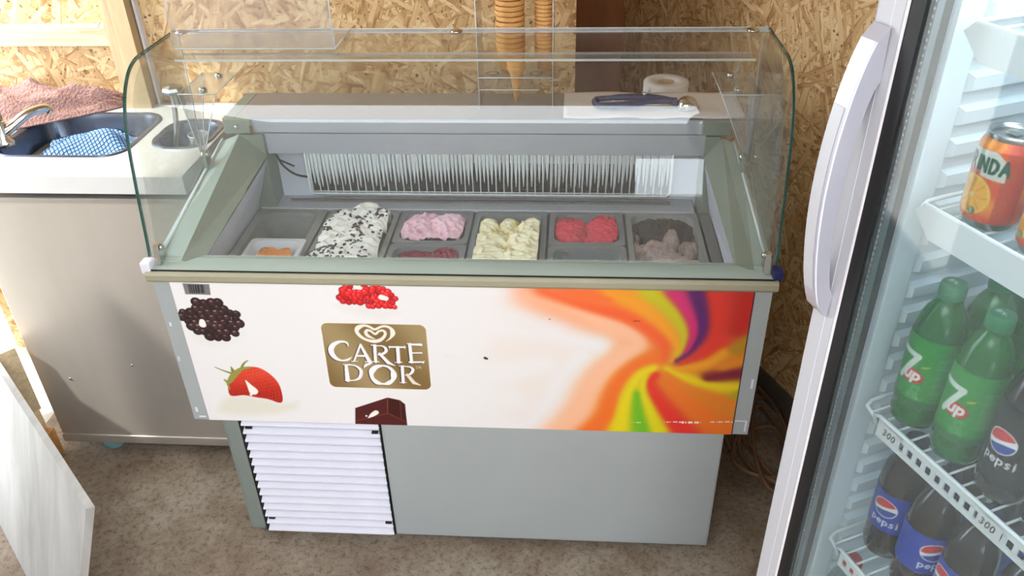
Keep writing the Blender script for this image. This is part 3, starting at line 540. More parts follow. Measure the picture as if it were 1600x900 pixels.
# curved glass canopy
PR = [(.019, .868), (.026, .905), (.033, .950), (.043, 1.012), (.051, 1.055), (.060, 1.100), (.072, 1.143), (.088, 1.180), (.104, 1.205), (.124, 1.226), (.145, 1.241), (.168, 1.250), (.195, 1.2545), (.24, 1.2545), (.385, 1.2545)]
PR = [(p.x, p.y) for p in smoothpts([(a, b, 0) for a, b in PR], 3)]
def offs(P_, d):
    Q = []
    for i, p in enumerate(P_):
        a = P_[max(i - 1, 0)]; b = P_[min(i + 1, len(P_) - 1)]; t = Vector((b[0] - a[0], b[1] - a[1])).normalized(); Q.append((p[0] + t.y * d, p[1] - t.x * d))
    return Q
IN = offs(PR, .006)
poly = PR + list(reversed(IN))
loft('bow_glass', [[(-XH, a, b) for a, b in poly], [(XH, a, b) for a, b in poly]], M['glass'], fz, False, False, True)
for x0 in (-XH - .001, XH - .0035): loft('glass_edge', [[(x0, a, b) for a, b in poly], [(x0 + .0045, a, b) for a, b in poly]], M['gedge'] if x0 > 0 else M['gedge'], fz, True, True)
for sx in (-1, 1):
    side = [(a, b) for a, b in IN if b < 1.249] + [(.36, 1.2475), (.352, 1.10), (.335, .945), (.06, .866)]
    side = [(a + .004, b) for a, b in side]
    prism('side_glass', side, 'x', sx * .652 - .002, sx * .652 + .002, M['glass'], fz)
    tube('side_glass_edge', [(sx * .652, .364, 1.2475), (sx * .652, .356, 1.10), (sx * .652, .339, .945)], .0016, M['acr_edge'], fz, 6)
    # lower hinge, rail bolt
    hb = prism('glass_hinge', [(.012, .852), (.050, .852), (.044, .885), (.032, .896), (.022, .893)], 'x', sx * .650 - .006, sx * .650 + .006, M['chrome'], fz)
    lathe('hinge_pin', [(.007, -.010), (.007, .010)], M['chrome'], hb, 12).matrix_basis = Matrix.Translation((sx * .650, .034, .884)) @ Matrix.Rotation(R(90), 4, 'Y')
    rb = prism('rail_clip', [(.318, .938), (.348, .948), (.345, .972), (.333, .982), (.322, .975)], 'x', sx * .640 - .004, sx * .640 + .004, M['bevel'], fz)
    lathe('clip_bolt', [(.009, -.008), (.009, .008)], M['chrome'], rb, 12).matrix_basis = Matrix.Translation((sx * .640, .334, .970)) @ Matrix.Rotation(R(90), 4, 'Y')
box('corner_cap', -.682, -.660, -.006, .022, .838, .866, M['white'], fz, .004)
box('corner_cap', .660, .682, -.002, .024, .842, .868, M['blue_cap'], fz, .004)
# rear strip and stiffening bar with studs
box('rear_glass_strip', -.64, .64, .352, .372, 1.2552, 1.2580, M['acrylic'], fz)
bar = box('stiffener_bar', -.62, .62, .255, .300, 1.222, 1.2265, M['acrylic'], fz)
box('bar_edge', -.62, .62, .2538, .2552, 1.222, 1.2265, M['acr_edge'], bar); box('bar_edge', -.62, .62, .300, .3012, 1.222, 1.2265, M['acr_edge'], bar)
box('rear_edge', -.668, .668, .3855, .3870, 1.249, 1.2552, M['acr_edge'], fz)
for x in (-.637, -.014, .627): lathe('glass_stud', [(.014, 0), (.0135, .003), (.009, .006), (.004, .0068)], M['chrome'], fz, 16, (x, .350, 1.2570))
for sx in (-1, 1): tube('bar_clip', [(sx * .60, .30, 1.226), (sx * .600, .335, 1.16), (sx * .600, .31, 1.135)], .003, M['acrylic'], fz, 6)
# clear brackets on the side rails: a flat flange on two studs, tapering to the rail bolt
for sx in (-1, 1):
    cx = sx * .612
    br = loft('clear_bracket', [[(cx - .044, .300, 1.130), (cx + .044, .300, 1.130), (cx + .044, .450, 1.130), (cx - .044, .450, 1.130)], [(cx - .044, .300, 1.134), (cx + .044, .300, 1.134), (cx + .044, .450, 1.134), (cx - .044, .450, 1.134)]], M['acrylic'], fz, True, True)
    f_ = [(sx * (.612 - .044), .302), (sx * (.612 - .044), .448)]
    b0 = (sx * .650, .335, .962)
    for (xa, ya), (xb, yb) in ((((sx * .568), .302), ((sx * .656), .302)), (((sx * .656), .302), ((sx * .656), .448))):
        tri = [Vector((xa, ya, 1.130)), Vector((xb, yb, 1.130)), Vector((sx * .652, .345, .955)), Vector((sx * .646, .330, .955))]
        n_ = (tri[1] - tri[0]).cross(tri[2] - tri[0]).normalized() * .002
        loft('web', [[p - n_ for p in tri], [p + n_ for p in tri]], M['acrylic'], br, True, True)
    for e in (((sx * .568, .300, 1.132), (sx * .648, .330, .955)), ((sx * .656, .448, 1.132), (sx * .652, .345, .955)), ((sx * .568, .300, 1.132), (sx * .656, .300, 1.132)), ((sx * .656, .300, 1.132), (sx * .656, .448, 1.132)), ((sx * .568, .300, 1.132), (sx * .568, .450, 1.132)), ((sx * .656, .302, 1.130), (sx * .650, .335, .957))):
        tube('bright_edge', e, .0012, M['acr_edge'], br, 5)
    for y in (.325, .425): lathe('stud', [(.009, -.006), (.009, .004), (.005, .007)], M['chrome'], br, 14, (sx * .606, y, 1.134))

# ------------------------------------------------------------------ tubs and ice cream
def tub(name, label, x0, x1, y0, y1, z, group, mat=M['pan'], depth=.115, rim=.013, fr=None):
    t = thing(name, label, 'tub', ((x0 + x1) / 2, (y0 + y1) / 2, z - depth), 0, group)
    cx, cy, w_, h_ = 0, 0, x1 - x0, y1 - y0; zt = depth
    loops = [rr(cx, cy, w_, h_, .012, zt - .007), rr(cx, cy, w_, h_, .012, zt), rr(cx, cy, w_ - 2 * rim, h_ - 2 * rim, .028, zt), rr(cx, cy, w_ - 2 * rim - .004, h_ - 2 * rim - .004, .028, zt - .010),
             rr(cx, cy, w_ - 2 * rim - .018, h_ - 2 * rim - .018, .026, .012), rr(cx, cy, w_ - 2 * rim - .030, h_ - 2 * rim - .030, .02, .004)]
    loft('tub_body', loops, mat, t, False, True)
    loops = [rr(cx, cy, w_ - 2 * rim + .004, h_ - 2 * rim + .004, .03, zt - .007), rr(cx, cy, w_ - 2 * rim - .013, h_ - 2 * rim - .013, .026, 0)]
    loft('tub_shell', loops, mat, t, False, True)
    return t
def mound(name, label, x0, x1, y0, y1, z, lumps, base, shade, group, seed=0, amp=.006, hump=0, freq=26, swirl=1.0, low=-.06, rear=None):
    """churned ice cream: overlapping soft folds inside the tub outline"""
    rim = .013; w_, h_ = x1 - x0 - 2 * rim - .008, y1 - y0 - 2 * rim - .008; cx, cy = (x0 + x1) / 2, (y0 + y1) / 2; H = {}
    nx, ny = 84, max(40, int(84 * h_ / w_)); 
    def hz(u, v):
        z_ = low + noise.noise(Vector((u * 12, v * 12, seed))) * .006; s_ = 0
        for lx, ly, rx, ry, hh, ang in lumps:
            du, dv = u - lx, v - ly; ca, sa = math.cos(R(ang)), math.sin(R(ang)); a, b = (du * ca + dv * sa) / rx, (-du * sa + dv * ca) / ry
            wob = 1 + .22 * noise.noise(Vector((u * 40, v * 40, seed + lx * 50)))
            q = (a * a + b * b) * wob
            if q < 1:
                zz = low + (hh - low) * (1 - q ** 1.4) ** .55 * (1 + .1 * b)
                fold = abs(noise.noise(Vector((a * 2.2 + seed, b * 4.5 * swirl, lx * 30)))) * .014 * swirl
                zz -= fold * 1.5
                if zz > z_: z_, s_ = zz, hh
        z_ += amp * .35 * noise.fractal(Vector((u * freq * 3, v * freq * 3, seed)), 1, 2, 3)
        return z_
    def pos(U_, V_):
        x = (U_ - .5) * w_; y = (V_ - .5) * h_; z_ = np.array([hz(a, b) for a, b in zip(x, y)])
        # squeeze the rectangle's corners to the rounded tub
        r = .026; ex = np.maximum(np.abs(x) - (w_ / 2 - r), 0); ey = np.maximum(np.abs(y) - (h_ / 2 - r), 0); q = np.hypot(ex, ey); f = np.where(q > r, r / np.maximum(q, 1e-6), 1)
        x = np.where(ex > 0, np.sign(x) * (w_ / 2 - r + ex * f), x); y = np.where(ey > 0, np.sign(y) * (h_ / 2 - r + ey * f), y)
        H['z'] = z_; return x, y, z_
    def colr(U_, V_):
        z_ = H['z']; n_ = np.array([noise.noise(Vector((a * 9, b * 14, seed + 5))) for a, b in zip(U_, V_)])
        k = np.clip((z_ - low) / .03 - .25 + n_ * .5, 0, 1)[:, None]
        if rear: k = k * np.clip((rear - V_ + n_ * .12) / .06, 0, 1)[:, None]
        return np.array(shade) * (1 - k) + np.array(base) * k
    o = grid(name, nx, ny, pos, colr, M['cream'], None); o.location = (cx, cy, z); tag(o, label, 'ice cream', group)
    return o, hz
ZT = .775
g1, g2 = 'grey plastic tubs lined up in the freezer', 'ice cream flavours in the freezer'
XS = [-.575, -.386, -.194, -.002, .188, .379, .566]
e = .003
t0 = tub('ice_cream_tub', 'empty frosted grey tub at the left end of the freezer', XS[0] + e, XS[1] - e, .10, .425, ZT, g1, M['pan_frost'], rim=.020)
ct = tub('caramel_tub', 'small white tub with orange caramel remains in front of the empty tub', XS[0] + .040, XS[1] - .012, .095, .255, ZT + .008, g1, M['white'], .05, .010)
t1 = tub('ice_cream_tub', 'grey tub holding the white ice cream with chocolate chips', XS[1] + e, XS[2] - e, .07, .425, ZT, g1, M['pan_frost'])
t2 = tub('ice_cream_tub', 'square grey tub holding pale pink ice cream', XS[2] + e, XS[3] - e, .255, .425, ZT, g1)
t2b = tub('ice_cream_tub', 'grey tub with dark berry ice cream in front of the pale pink tub', XS[2] + e, XS[3] - e, .072, .252, ZT, g1)
t3 = tub('ice_cream_tub', 'grey tub holding pale yellow ice cream', XS[3] + e, XS[4] - e, .07, .425, ZT, g1)
t4 = tub('ice_cream_tub', 'square grey tub holding bright red ice cream', XS[4] + e, XS[5] - e, .255, .425, ZT, g1)
t4b = tub('ice_cream_tub', 'nearly empty grey tub with a white smear before the red ice cream', XS[4] + e, XS[5] - e, .072, .252, ZT, g1)
t5 = tub('ice_cream_tub', 'grey tub holding dark brown chocolate ice cream at the right end', XS[5] + e, XS[6] - e, .07, .425, ZT, g1, M['pan_frost'])
rnd = random.Random(7)
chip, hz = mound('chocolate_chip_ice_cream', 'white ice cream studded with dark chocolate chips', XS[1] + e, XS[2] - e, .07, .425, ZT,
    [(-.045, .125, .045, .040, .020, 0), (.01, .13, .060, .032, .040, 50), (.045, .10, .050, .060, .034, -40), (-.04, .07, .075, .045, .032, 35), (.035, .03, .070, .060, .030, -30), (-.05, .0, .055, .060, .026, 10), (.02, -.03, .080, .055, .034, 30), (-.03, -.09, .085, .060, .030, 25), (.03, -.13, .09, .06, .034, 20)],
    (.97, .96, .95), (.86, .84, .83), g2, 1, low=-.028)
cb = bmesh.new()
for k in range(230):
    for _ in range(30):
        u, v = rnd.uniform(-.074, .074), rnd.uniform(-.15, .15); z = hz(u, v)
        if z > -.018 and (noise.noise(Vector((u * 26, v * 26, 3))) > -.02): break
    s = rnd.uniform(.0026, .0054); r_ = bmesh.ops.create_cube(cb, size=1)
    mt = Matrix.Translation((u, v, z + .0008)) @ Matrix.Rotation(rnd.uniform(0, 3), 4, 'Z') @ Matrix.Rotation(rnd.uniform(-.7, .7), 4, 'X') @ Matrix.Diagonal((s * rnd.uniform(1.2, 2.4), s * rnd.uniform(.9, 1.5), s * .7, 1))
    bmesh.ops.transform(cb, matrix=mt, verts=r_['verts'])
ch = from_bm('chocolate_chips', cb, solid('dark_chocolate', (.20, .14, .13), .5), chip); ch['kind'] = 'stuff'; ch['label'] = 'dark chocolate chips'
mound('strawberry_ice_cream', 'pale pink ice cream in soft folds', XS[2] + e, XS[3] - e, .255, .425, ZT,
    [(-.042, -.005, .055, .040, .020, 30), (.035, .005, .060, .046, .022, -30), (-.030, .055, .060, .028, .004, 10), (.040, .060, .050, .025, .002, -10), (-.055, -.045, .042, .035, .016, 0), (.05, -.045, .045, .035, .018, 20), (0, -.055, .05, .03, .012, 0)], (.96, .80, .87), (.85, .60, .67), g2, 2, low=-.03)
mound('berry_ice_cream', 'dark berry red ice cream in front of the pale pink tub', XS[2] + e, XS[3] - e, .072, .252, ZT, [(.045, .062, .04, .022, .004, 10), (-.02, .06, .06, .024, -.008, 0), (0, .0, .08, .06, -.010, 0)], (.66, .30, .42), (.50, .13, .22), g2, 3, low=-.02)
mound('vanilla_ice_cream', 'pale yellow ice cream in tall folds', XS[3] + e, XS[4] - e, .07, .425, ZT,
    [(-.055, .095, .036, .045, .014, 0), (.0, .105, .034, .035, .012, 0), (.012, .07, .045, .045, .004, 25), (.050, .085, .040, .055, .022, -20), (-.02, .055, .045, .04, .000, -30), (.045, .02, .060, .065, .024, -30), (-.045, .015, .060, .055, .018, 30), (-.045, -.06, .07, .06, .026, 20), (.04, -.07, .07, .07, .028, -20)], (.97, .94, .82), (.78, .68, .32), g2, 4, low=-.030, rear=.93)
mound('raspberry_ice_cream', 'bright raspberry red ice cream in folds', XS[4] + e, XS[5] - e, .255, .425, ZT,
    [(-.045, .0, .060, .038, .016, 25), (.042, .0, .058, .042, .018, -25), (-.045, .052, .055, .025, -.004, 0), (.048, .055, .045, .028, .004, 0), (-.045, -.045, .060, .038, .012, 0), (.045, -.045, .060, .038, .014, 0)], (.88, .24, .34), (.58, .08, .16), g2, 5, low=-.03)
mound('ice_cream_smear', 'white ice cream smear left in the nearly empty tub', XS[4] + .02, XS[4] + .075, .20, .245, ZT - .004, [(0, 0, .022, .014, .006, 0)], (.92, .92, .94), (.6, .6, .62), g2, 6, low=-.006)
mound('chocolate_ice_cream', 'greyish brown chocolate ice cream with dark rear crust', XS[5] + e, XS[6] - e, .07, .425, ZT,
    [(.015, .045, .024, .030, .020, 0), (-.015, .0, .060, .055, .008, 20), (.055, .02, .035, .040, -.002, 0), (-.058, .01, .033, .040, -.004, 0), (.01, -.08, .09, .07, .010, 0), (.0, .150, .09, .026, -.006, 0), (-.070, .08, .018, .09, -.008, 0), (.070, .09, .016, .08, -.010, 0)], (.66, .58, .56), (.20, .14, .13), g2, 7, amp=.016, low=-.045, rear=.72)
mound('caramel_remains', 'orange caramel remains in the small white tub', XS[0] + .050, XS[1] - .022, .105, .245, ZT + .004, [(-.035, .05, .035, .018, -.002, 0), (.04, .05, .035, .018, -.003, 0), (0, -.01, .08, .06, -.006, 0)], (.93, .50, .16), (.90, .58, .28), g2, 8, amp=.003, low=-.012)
# stainless insert strip at the right end of the tubs
tag(box('pan_divider', .569, .594, .075, .42, .760, .778, M['plate'], None), 'narrow grey bar at the right end of the freezer tubs', 'bar')

# ------------------------------------------------------------------ on top of the freezer
def clearscreen():
    t = thing('acrylic_screen', 'upright clear acrylic screen standing on the left of the glass canopy', 'screen', (-.425, .22, 1.2575))
    box('sheet', -.172, .171, -.002, .002, 0, .42, M['acrylic'], t); box('foot_flange', -.172, .171, .002, .132, 0, .003, M['acrylic'], t)
    for a in (((.172, 0, .002), (.172, 0, .42)), ((-.172, 0, .002), (-.172, 0, .42)), ((.172, 0, .0025), (.172, .132, .0025)), ((-.172, -.001, .003), (.172, -.001, .003)), ((-.172, .132, .003), (.172, .132, .003))):
        tube('sheet_edge', a, .0016 if a[0][0] > 0 and a[1][0] > 0 else .0007, M['acr_edge'], t, 5)
clearscreen()
# scoop on a folded white cloth
pb = bmesh.new(); rnd = random.Random(5)
nx, ny = 40, 16; vs = []
for j in range(ny):
    for i in range(nx):
        u, v = i / (nx - 1), j / (ny - 1); x = .222 + .435 * u; y = .447 + .172 * v + .004 * math.sin(u * 9) * (v > .9)
        vs.append((x, y, 1.0235 + .0025 * noise.noise(Vector((x * 14, y * 20, 0))) + .0015 * math.sin(x * 40)))
fs = [(j * nx + i, j * nx + i + 1, (j + 1) * nx + i + 1, (j + 1) * nx + i) for j in range(ny - 1) for i in range(nx - 1)]
cl = mesh('paper_towel', vs, fs, M['paper'], None, True); s_ = cl.modifiers.new('t', 'SOLIDIFY'); s_.thickness = .0035; s_.offset = -1
tag(cl, 'folded white paper towel lying under the blue ice cream scoop', 'paper towel')
sc = thing('ice_cream_scoop', 'blue handled ice cream scoop with metal ball lying on white paper', 'scoop', (.42, .505, 1.0265), R(-4))
tube('handle_arm', [(-.118, .022, .010), (-.06, .030, .012), (0, .034, .013), (.045, .018, .014), (.075, .008, .014)], [.007, .009, .010, .010, .009, .008], M['blue'], sc, 10, 6)
tube('handle_arm', [(-.112, -.026, .010), (-.06, -.024, .011), (-.01, -.008, .012), (.03, .006, .014), (.07, .004, .014)], [.009, .009, .008, .009, .008], M['blue'], sc, 10, 6)
tube('handle_end', [(-.114, .022, .010), (-.122, .004, .010), (-.112, -.024, .010)], .008, M['blue'], sc, 10, 5)
tube('spring_rod', [(-.08, .004, .012), (-.02, .010, .012)], .0018, M['chrome'], sc, 6); tube('spring_rod', [(.00, -.010, .010), (.07, -.006, .012)], .0018, M['chrome'], sc, 6)
lathe('pivot', [(.006, .020), (.006, .026), (.003, .028)], M['chrome'], sc, 12, (.0, .028, 0)); box('collar', .068, .080, -.004, .016, .006, .022, M['blue'], sc, .002)
lathe('scoop_ball', [(.026, 0), (.0265, .004), (.026, .012), (.022, .021), (.015, .027), (.007, .030), (.0005, .031)], M['chrome'], sc, 28, (.104, .004, -.002))
tube('scoop_ring', [(.104 + .0268 * math.cos(a * PI / 12), .004 + .0268 * math.sin(a * PI / 12), .003) for a in range(25)], .0014, M['chrome'], sc, 6)
# shelf behind the freezer, paper roll, cone stand
sh = tag(box('back_shelf', .27, .64, .64, .765, .905, .925, M['timber_x'], None), 'wooden shelf board behind the freezer under the paper roll', 'shelf')
ro = thing('paper_roll', 'white paper roll standing behind the freezer', 'paper roll', (.492, .70, .925))
lathe('paper', [(.022, .002), (.058, .0), (.060, .004), (.060, .098), (.058, .101), (.023, .101), (.0225, .09), (.0225, .01)], M['paper'], ro, 36, cap=False)
lathe('cardboard_core', [(.0222, .004), (.0222, .099), (.020, .099), (.020, .004)], M['timber'], ro, 24, cap=False)
mesh('loose_sheet', [(-.045, -.040, .098), (-.062, -.050, .06), (-.082, -.075, .02), (-.088, -.075, .02), (-.066, -.03, .06), (-.058, -.01, .098)], [(0, 1, 4, 5), (1, 2, 3, 4)], M['paper'], ro)
cs = thing('cone_stand', 'clear acrylic cone stand with holes on the rear of the freezer', 'cone stand', (.103, .560, 1.0187))
box('top_plate', -.092, .092, -.055, .060, .080, .084, M['acrylic'], cs); box('mid_plate', -.092, .058, -.055, .058, .050, .053, M['acrylic'], cs)
for x in (-.092, .090): box('side_panel', x, x + .003, -.055, .060, 0, .36, M['acrylic'], cs)
for x in (-.0915, .0915): tube('panel_edge', [(x, -.055, 0), (x, -.055, .36)], .0008, M['acr_edge'], cs, 5)
tube('plate_edge', [(-.09, -.055, .082), (.09, -.055, .082)], .0014, M['acr_edge'], cs, 5); tube('plate_edge', [(-.09, -.055, .0515), (.058, -.055, .0515)], .0011, M['acr_edge'], cs, 5)
for x in (-.058, .050): lathe('hole_ring', [(.013, .0845), (.016, .085), (.016, .0855), (.013, .0855)], M['plate'], cs, 20, (x, -.03, 0), cap=False)
def cup(name, label, x, y, z, r, h, n, dz, grp):
    first = None
    for k in range(n):
        if first is None:
            first = lathe(name, [(r * .70, 0), (r * .74, h * .7), (r * .98, h * .76), (r, h * .8), (r, h), (r * .93, h), (r * .90, h * .82), (r * .66, h * .7)], M['cone'], None, 24); o = first
        else: o = first.copy(); C.objects.link(o)
        o.location = (x + .0012 * math.sin(k * 2.1), y + .001 * math.cos(k * 1.7), z + k * dz)
        tag(o, label, 'wafer cup', grp)
cup('wafer_cup', 'wafer cup nested in the left tall stack on the cone stand', .088, .572, 1.1035, .036, .045, 19, .0125, 'wafer cups in the left tall stack')
cup('wafer_cup', 'wafer cup nested in the right tall stack on the cone stand', .172, .572, 1.1035, .024, .035, 26, .0095, 'wafer cups in the right tall stack')
for k in range(3):
    o = lathe('wafer_cone', [(.003, -.075), (.011, -.035), (.015, -.004), (.0205, .006), (.0225, .010), (.0225, .018), (.020, .018), (.0165, .006)], M['cone'], None, 22)
    o.location = (.104, .522, 1.1090 + k * .0115); tag(o, 'pointed wafer cone hanging in the front hole of the cone stand', 'wafer cone', 'pointed wafer cones in the stand hole')

# ------------------------------------------------------------------ sink cabinet
sk = thing('sink_cabinet', 'stainless steel sink cabinet standing left of the freezer', 'sink cabinet', (-.985, .29, 0))
def W3(x, y, z): return (x + .985, y - .29, z)
b = bmesh.new(); bx(b, -.295, .292, .008, .488, .062, .865, .003); from_bm('cabinet_body', b, M['steel'], sk)
box('bottom_rail', -.296, .293, .003, .486, .040, .070, M['steel'], sk, .004)
# worktop with two bowls: two lofted halves
zt = .930
def bowl(nm, X0, X1, Y0, Y1, x0, x1, y0, y1, r, depth, mat):
    cx, cy = (x0 + x1) / 2 + .985, (y0 + y1) / 2 - .29; w_, h_ = x1 - x0, y1 - y0
    outer = [(min(max(p[0], X0 + .985), X1 + .985), min(max(p[1], Y0 - .29), Y1 - .29), zt) for p in [(cx + (q[0] - cx) * 40, cy + (q[1] - cy) * 40, 0) for q in rr(cx, cy, w_, h_, r, 0, 8)]]
    L0 = rr(cx, cy, w_ + .034, h_ + .030, r + .01, zt, 8)
    o = loft('worktop', [outer, L0], M['steel_top'], sk, False, False)
    L = [rr(cx, cy, w_ + .034, h_ + .030, r + .01, zt, 8), rr(cx, cy, w_ + .030, h_ + .026, r + .01, zt + .004, 8), rr(cx, cy, w_ + .022, h_ + .018, r + .008, zt + .004, 8), rr(cx, cy, w_ + .004, h_ + .004, r, zt + .001, 8), rr(cx, cy, w_ - .004, h_ - .004, r, zt - .010, 8),
         rr(cx, cy, w_ - .016, h_ - .016, r, zt - depth + .02, 8), rr(cx, cy, w_ - .05, h_ - .05, r * .8, zt - depth, 8)]
    o2 = loft(nm, L, mat, sk, False, True, True); m_ = o2.modifiers.new('e', 'EDGE_SPLIT'); m_.split_angle = R(40)
    return o2
bowl('basin', -1.280, -.880, .288, .790, -1.250, -.912, .412, .688, .055, .15, M['basin'])
bowl('small_basin', -.880, -.690, .288, .790, -.846, -.716, .468, .640, .055, .11, M['basin'])
def edge(*a): return box('worktop_lip', a[0] + .985, a[1] + .985, a[2] - .29, a[3] - .29, a[4], a[5], M['steel_top'], sk)
edge(-1.28, -.69, .286, .2885, .884, .930); edge(-.6925, -.69, .2885, .79, .884, .930); edge(-1.2805, -1.28, .2885, .79, .884, .930); edge(-1.28, -.69, .788, .790, .884, .930)
for x, z in ((-1.185, .285), (-.985, .340)): lathe('screw_head', [(.004, 0), (.004, .002), (.002, .003)], M['chrome'], sk, 8).matrix_basis = Matrix.Translation((x + .985, .0075, z)) @ Matrix.Rotation(R(90), 4, 'X')
cs0 = None
for x, y in ((-1.138, .318), (-1.138, .74), (-.76, .345), (-.76, .74)):
    o = lathe('caster', [(.004, -.010), (.028, -.010), (.032, -.006), (.032, .006), (.028, .010), (.004, .010)], M['caster'], sk, 20); o.matrix_basis = Matrix.Translation((x + .985, y - .29, .032)) @ Matrix.Rotation(R(90), 4, 'X') @ Matrix.Rotation(R(30), 4, 'Y')
tp = lathe('tap', [(.024, 0), (.024, .010), (.016, .018), (.015, .060), (.013, .066)], M['chrome'], sk, 20, (-1.235 + .985 - .01, .475 - .29, zt))
tube('spout', [(-.262, .185, zt + .030), (-.235, .205, zt + .048), (-.205, .235, zt + .068), (-.178, .270, zt + .070), (-.172, .278, zt + .058)], [.015, .013, .012, .012, .013], M['chrome'], tp, 14, 5)
tube('tap_lever', [(-.262, .187, zt + .062), (-.268, .196, zt + .100)], [.014, .015], M['chrome'], tp, 12)
# towel
def cloth(name, nu, nv, f, mat, th, label, cat, cut=None):
    vs = [f(i / (nu - 1), j / (nv - 1)) for j in range(nv) for i in range(nu)]
    fs = [(j * nu + i, j * nu + i + 1, (j + 1) * nu + i + 1, (j + 1) * nu + i) for j in range(nv - 1) for i in range(nu - 1)]
    o = mesh(name, vs, fs, mat, None, True); s = o.modifiers.new('t', 'SOLIDIFY'); s.thickness = th; s.offset = 1
    uvplane(o, lambda p: p.x, lambda p: p.y); return tag(o, label, cat)
def towel(u, v):
    # a bunched heap: long along x, tapering to a point on the right, front hem hanging towards the bowl
    x = -1.40 + .345 * u; t = 1 - u; top = .030 + .085 * (t ** .6) * math.sin(min(1, (u + .3) * 1.0) * PI / 2)
    a = v * PI; yb = .776 - .012 * (1 - u); yf = .752 - .265 * (t ** .85)
    y = yb + (yf - yb) * v; prof = math.sin(PI * (v ** .55)) ** .7 if 0 < v < 1 else 0
    z = .934 + top * prof + .010 * noise.noise(Vector((x * 16, v * 5, 1))) * prof * 2
    z -= .075 * abs(noise.noise(Vector((x * 5 + v * 3, v * 5 - x * 4, 8)))) * prof; z += .015 * math.sin(v * 11 + x * 9) * prof * (.3 + t)
    if v > .85 and u > .35: z -= .004
    return (x, y, max(z, .9365 if v < .8 else .9365))
cloth('terry_towel', 90, 50, towel, M['terry'], .004, 'pink terry towel bunched up behind the tap on the sink', 'towel')
def rag(u, v):
    x = -1.200 + .250 * u; y = .470 + .190 * v + .02 * math.sin(u * 3); 
    fold = .020 * math.sin(u * 8 + v * 3) + .016 * math.sin(v * 9 - u * 5)
    z = .868 + .050 * math.sin(PI * min(1, u * 1.1 + .0)) * math.sin(PI * (v * .8 + .1)) + fold * .5 + .010 * noise.noise(Vector((u * 5, v * 5, 2)))
    x += .012 * math.sin(v * 6)
    return (x, y, max(z, .79))
mt = NT('blue_check_cloth'); tc = mt.n('ShaderNodeTexCoord'); br_ = []
for rot in (38, -38):
    mp = mt.n('ShaderNodeMapping'); mt.l(tc.outputs['UV'], mp.inputs[0]); mp.inputs['Rotation'].default_value = (0, 0, R(rot)); mp.inputs['Scale'].default_value = (1, 1, 1)
    wv = mt.n('ShaderNodeTexWave', bands_direction='X'); wv.inputs['Scale'].default_value = 34; wv.inputs['Distortion'].default_value = .4; mt.l(mp.outputs[0], wv.inputs[0]); br_.append(mt.math('GREATER_THAN', wv.outputs['Fac'], .80))
ln_ = mt.math('MAXIMUM', br_[0], br_[1]); nz = mt.noise(mt.coord(), 7, 3)
base_ = mt.mix(nz.outputs[0], (.34, .55, .80), (.62, .78, .92)); mt.pbr(mt.mix(ln_, base_, (.06, .16, .36)), .8); M['check'] = mt.m
cloth('blue_cloth', 70, 50, rag, M['check'], .002, 'blue and white diamond check cloth crumpled in the sink basin', 'cloth')
bs = thing('dish_brush', 'grey dish brush standing upright in the small basin', 'brush', (-.795, .540, .8225))
tube('brush_handle', [(-.030, -.006, 0), (-.022, 0, .08), (-.012, .008, .13), (-.004, .010, .19), (-.002, .010, .225)], [.006, .006, .007, .007, .008], M['alu'], bs, 10, 5)
lathe('brush_head', [(.012, .218), (.026, .224), (.030, .232), (.026, .240), (.012, .245), (.001, .246)], M['alu'], bs, 8, (.004, .010, 0), smooth=False)
bb = bmesh.new(); rnd = random.Random(2)
for k in range(60):
    a = rnd.uniform(0, 6.28); q = .015 * math.sqrt(rnd.random()); x, y = .012 + q * math.cos(a), .008 + q * math.sin(a)
    bx(bb, x - .0012, x + .0012, y - .0012, y + .0012, .188 + rnd.uniform(0, .006), .226)
br2 = from_bm('bristles', bb, M['alu'], bs); br2['kind'] = 'stuff'
gl = thing('drinking_glass', 'small clear glass standing in the small basin', 'glass', (-.760, .560, .8225))
lathe('glass_wall', [(.020, 0), (.024, .06), (.026, .105), (.0245, .105), (.0225, .06), (.0185, .004)], M['acrylic'], gl, 24, cap=False)
tube('glass_rim', [(.0255 * math.cos(a * PI / 12), .0255 * math.sin(a * PI / 12), .105) for a in range(25)], .0009, M['acr_edge'], gl, 5)

# ------------------------------------------------------------------ boards at the lower left
Cc = Vector((-.797, -.287, .410)); e1 = Vector((-.724, .690, 0)); e2 = Vector((-.2436, -.2556, -.9356)).normalized(); nn = e1.cross(e2).normalized()
Lb = .410 / abs(e2.z) - .002
q = [Cc, Cc + e1 * 1.05, Cc + e1 * 1.05 + e2 * Lb, Cc + e2 * Lb]
o = loft('plywood_board', [[p for p in q], [p - nn * .018 for p in q]], M['white_ply'], None, True, True); tag(o, 'white stained plywood board leaning at the lower left corner', 'board')
b0 = Vector((-1.315, .225, 0)); L = []
for t in (0, .8):
    p = b0 + e1 * t; pr = Vector((e1.y, -e1.x, 0)); L.append([p + Vector((0, 0, .20)), p + pr * .05 + Vector((0, 0, .20)), p + pr * .05 + Vector((0, 0, .42)), p + Vector((0, 0, .42))])
o = loft('timber_rail', L, M['timber_x'], None, True, True); tag(o, 'grey timber rail behind the leaning white board', 'beam')
for t in (.1, .7):
    p = b0 + e1 * t + Vector((e1.y, -e1.x, 0)) * .025; box('rail_post', p.x - .02, p.x + .02, p.y - .02, p.y + .02, 0, .20, M['timber_x'], o)
tag(box('wood_block', -1.398, -1.300, .235, .300, 0, .090, M['orange_wood'], None, .002), 'small raw wood block on the floor by the sink cabinet', 'block')

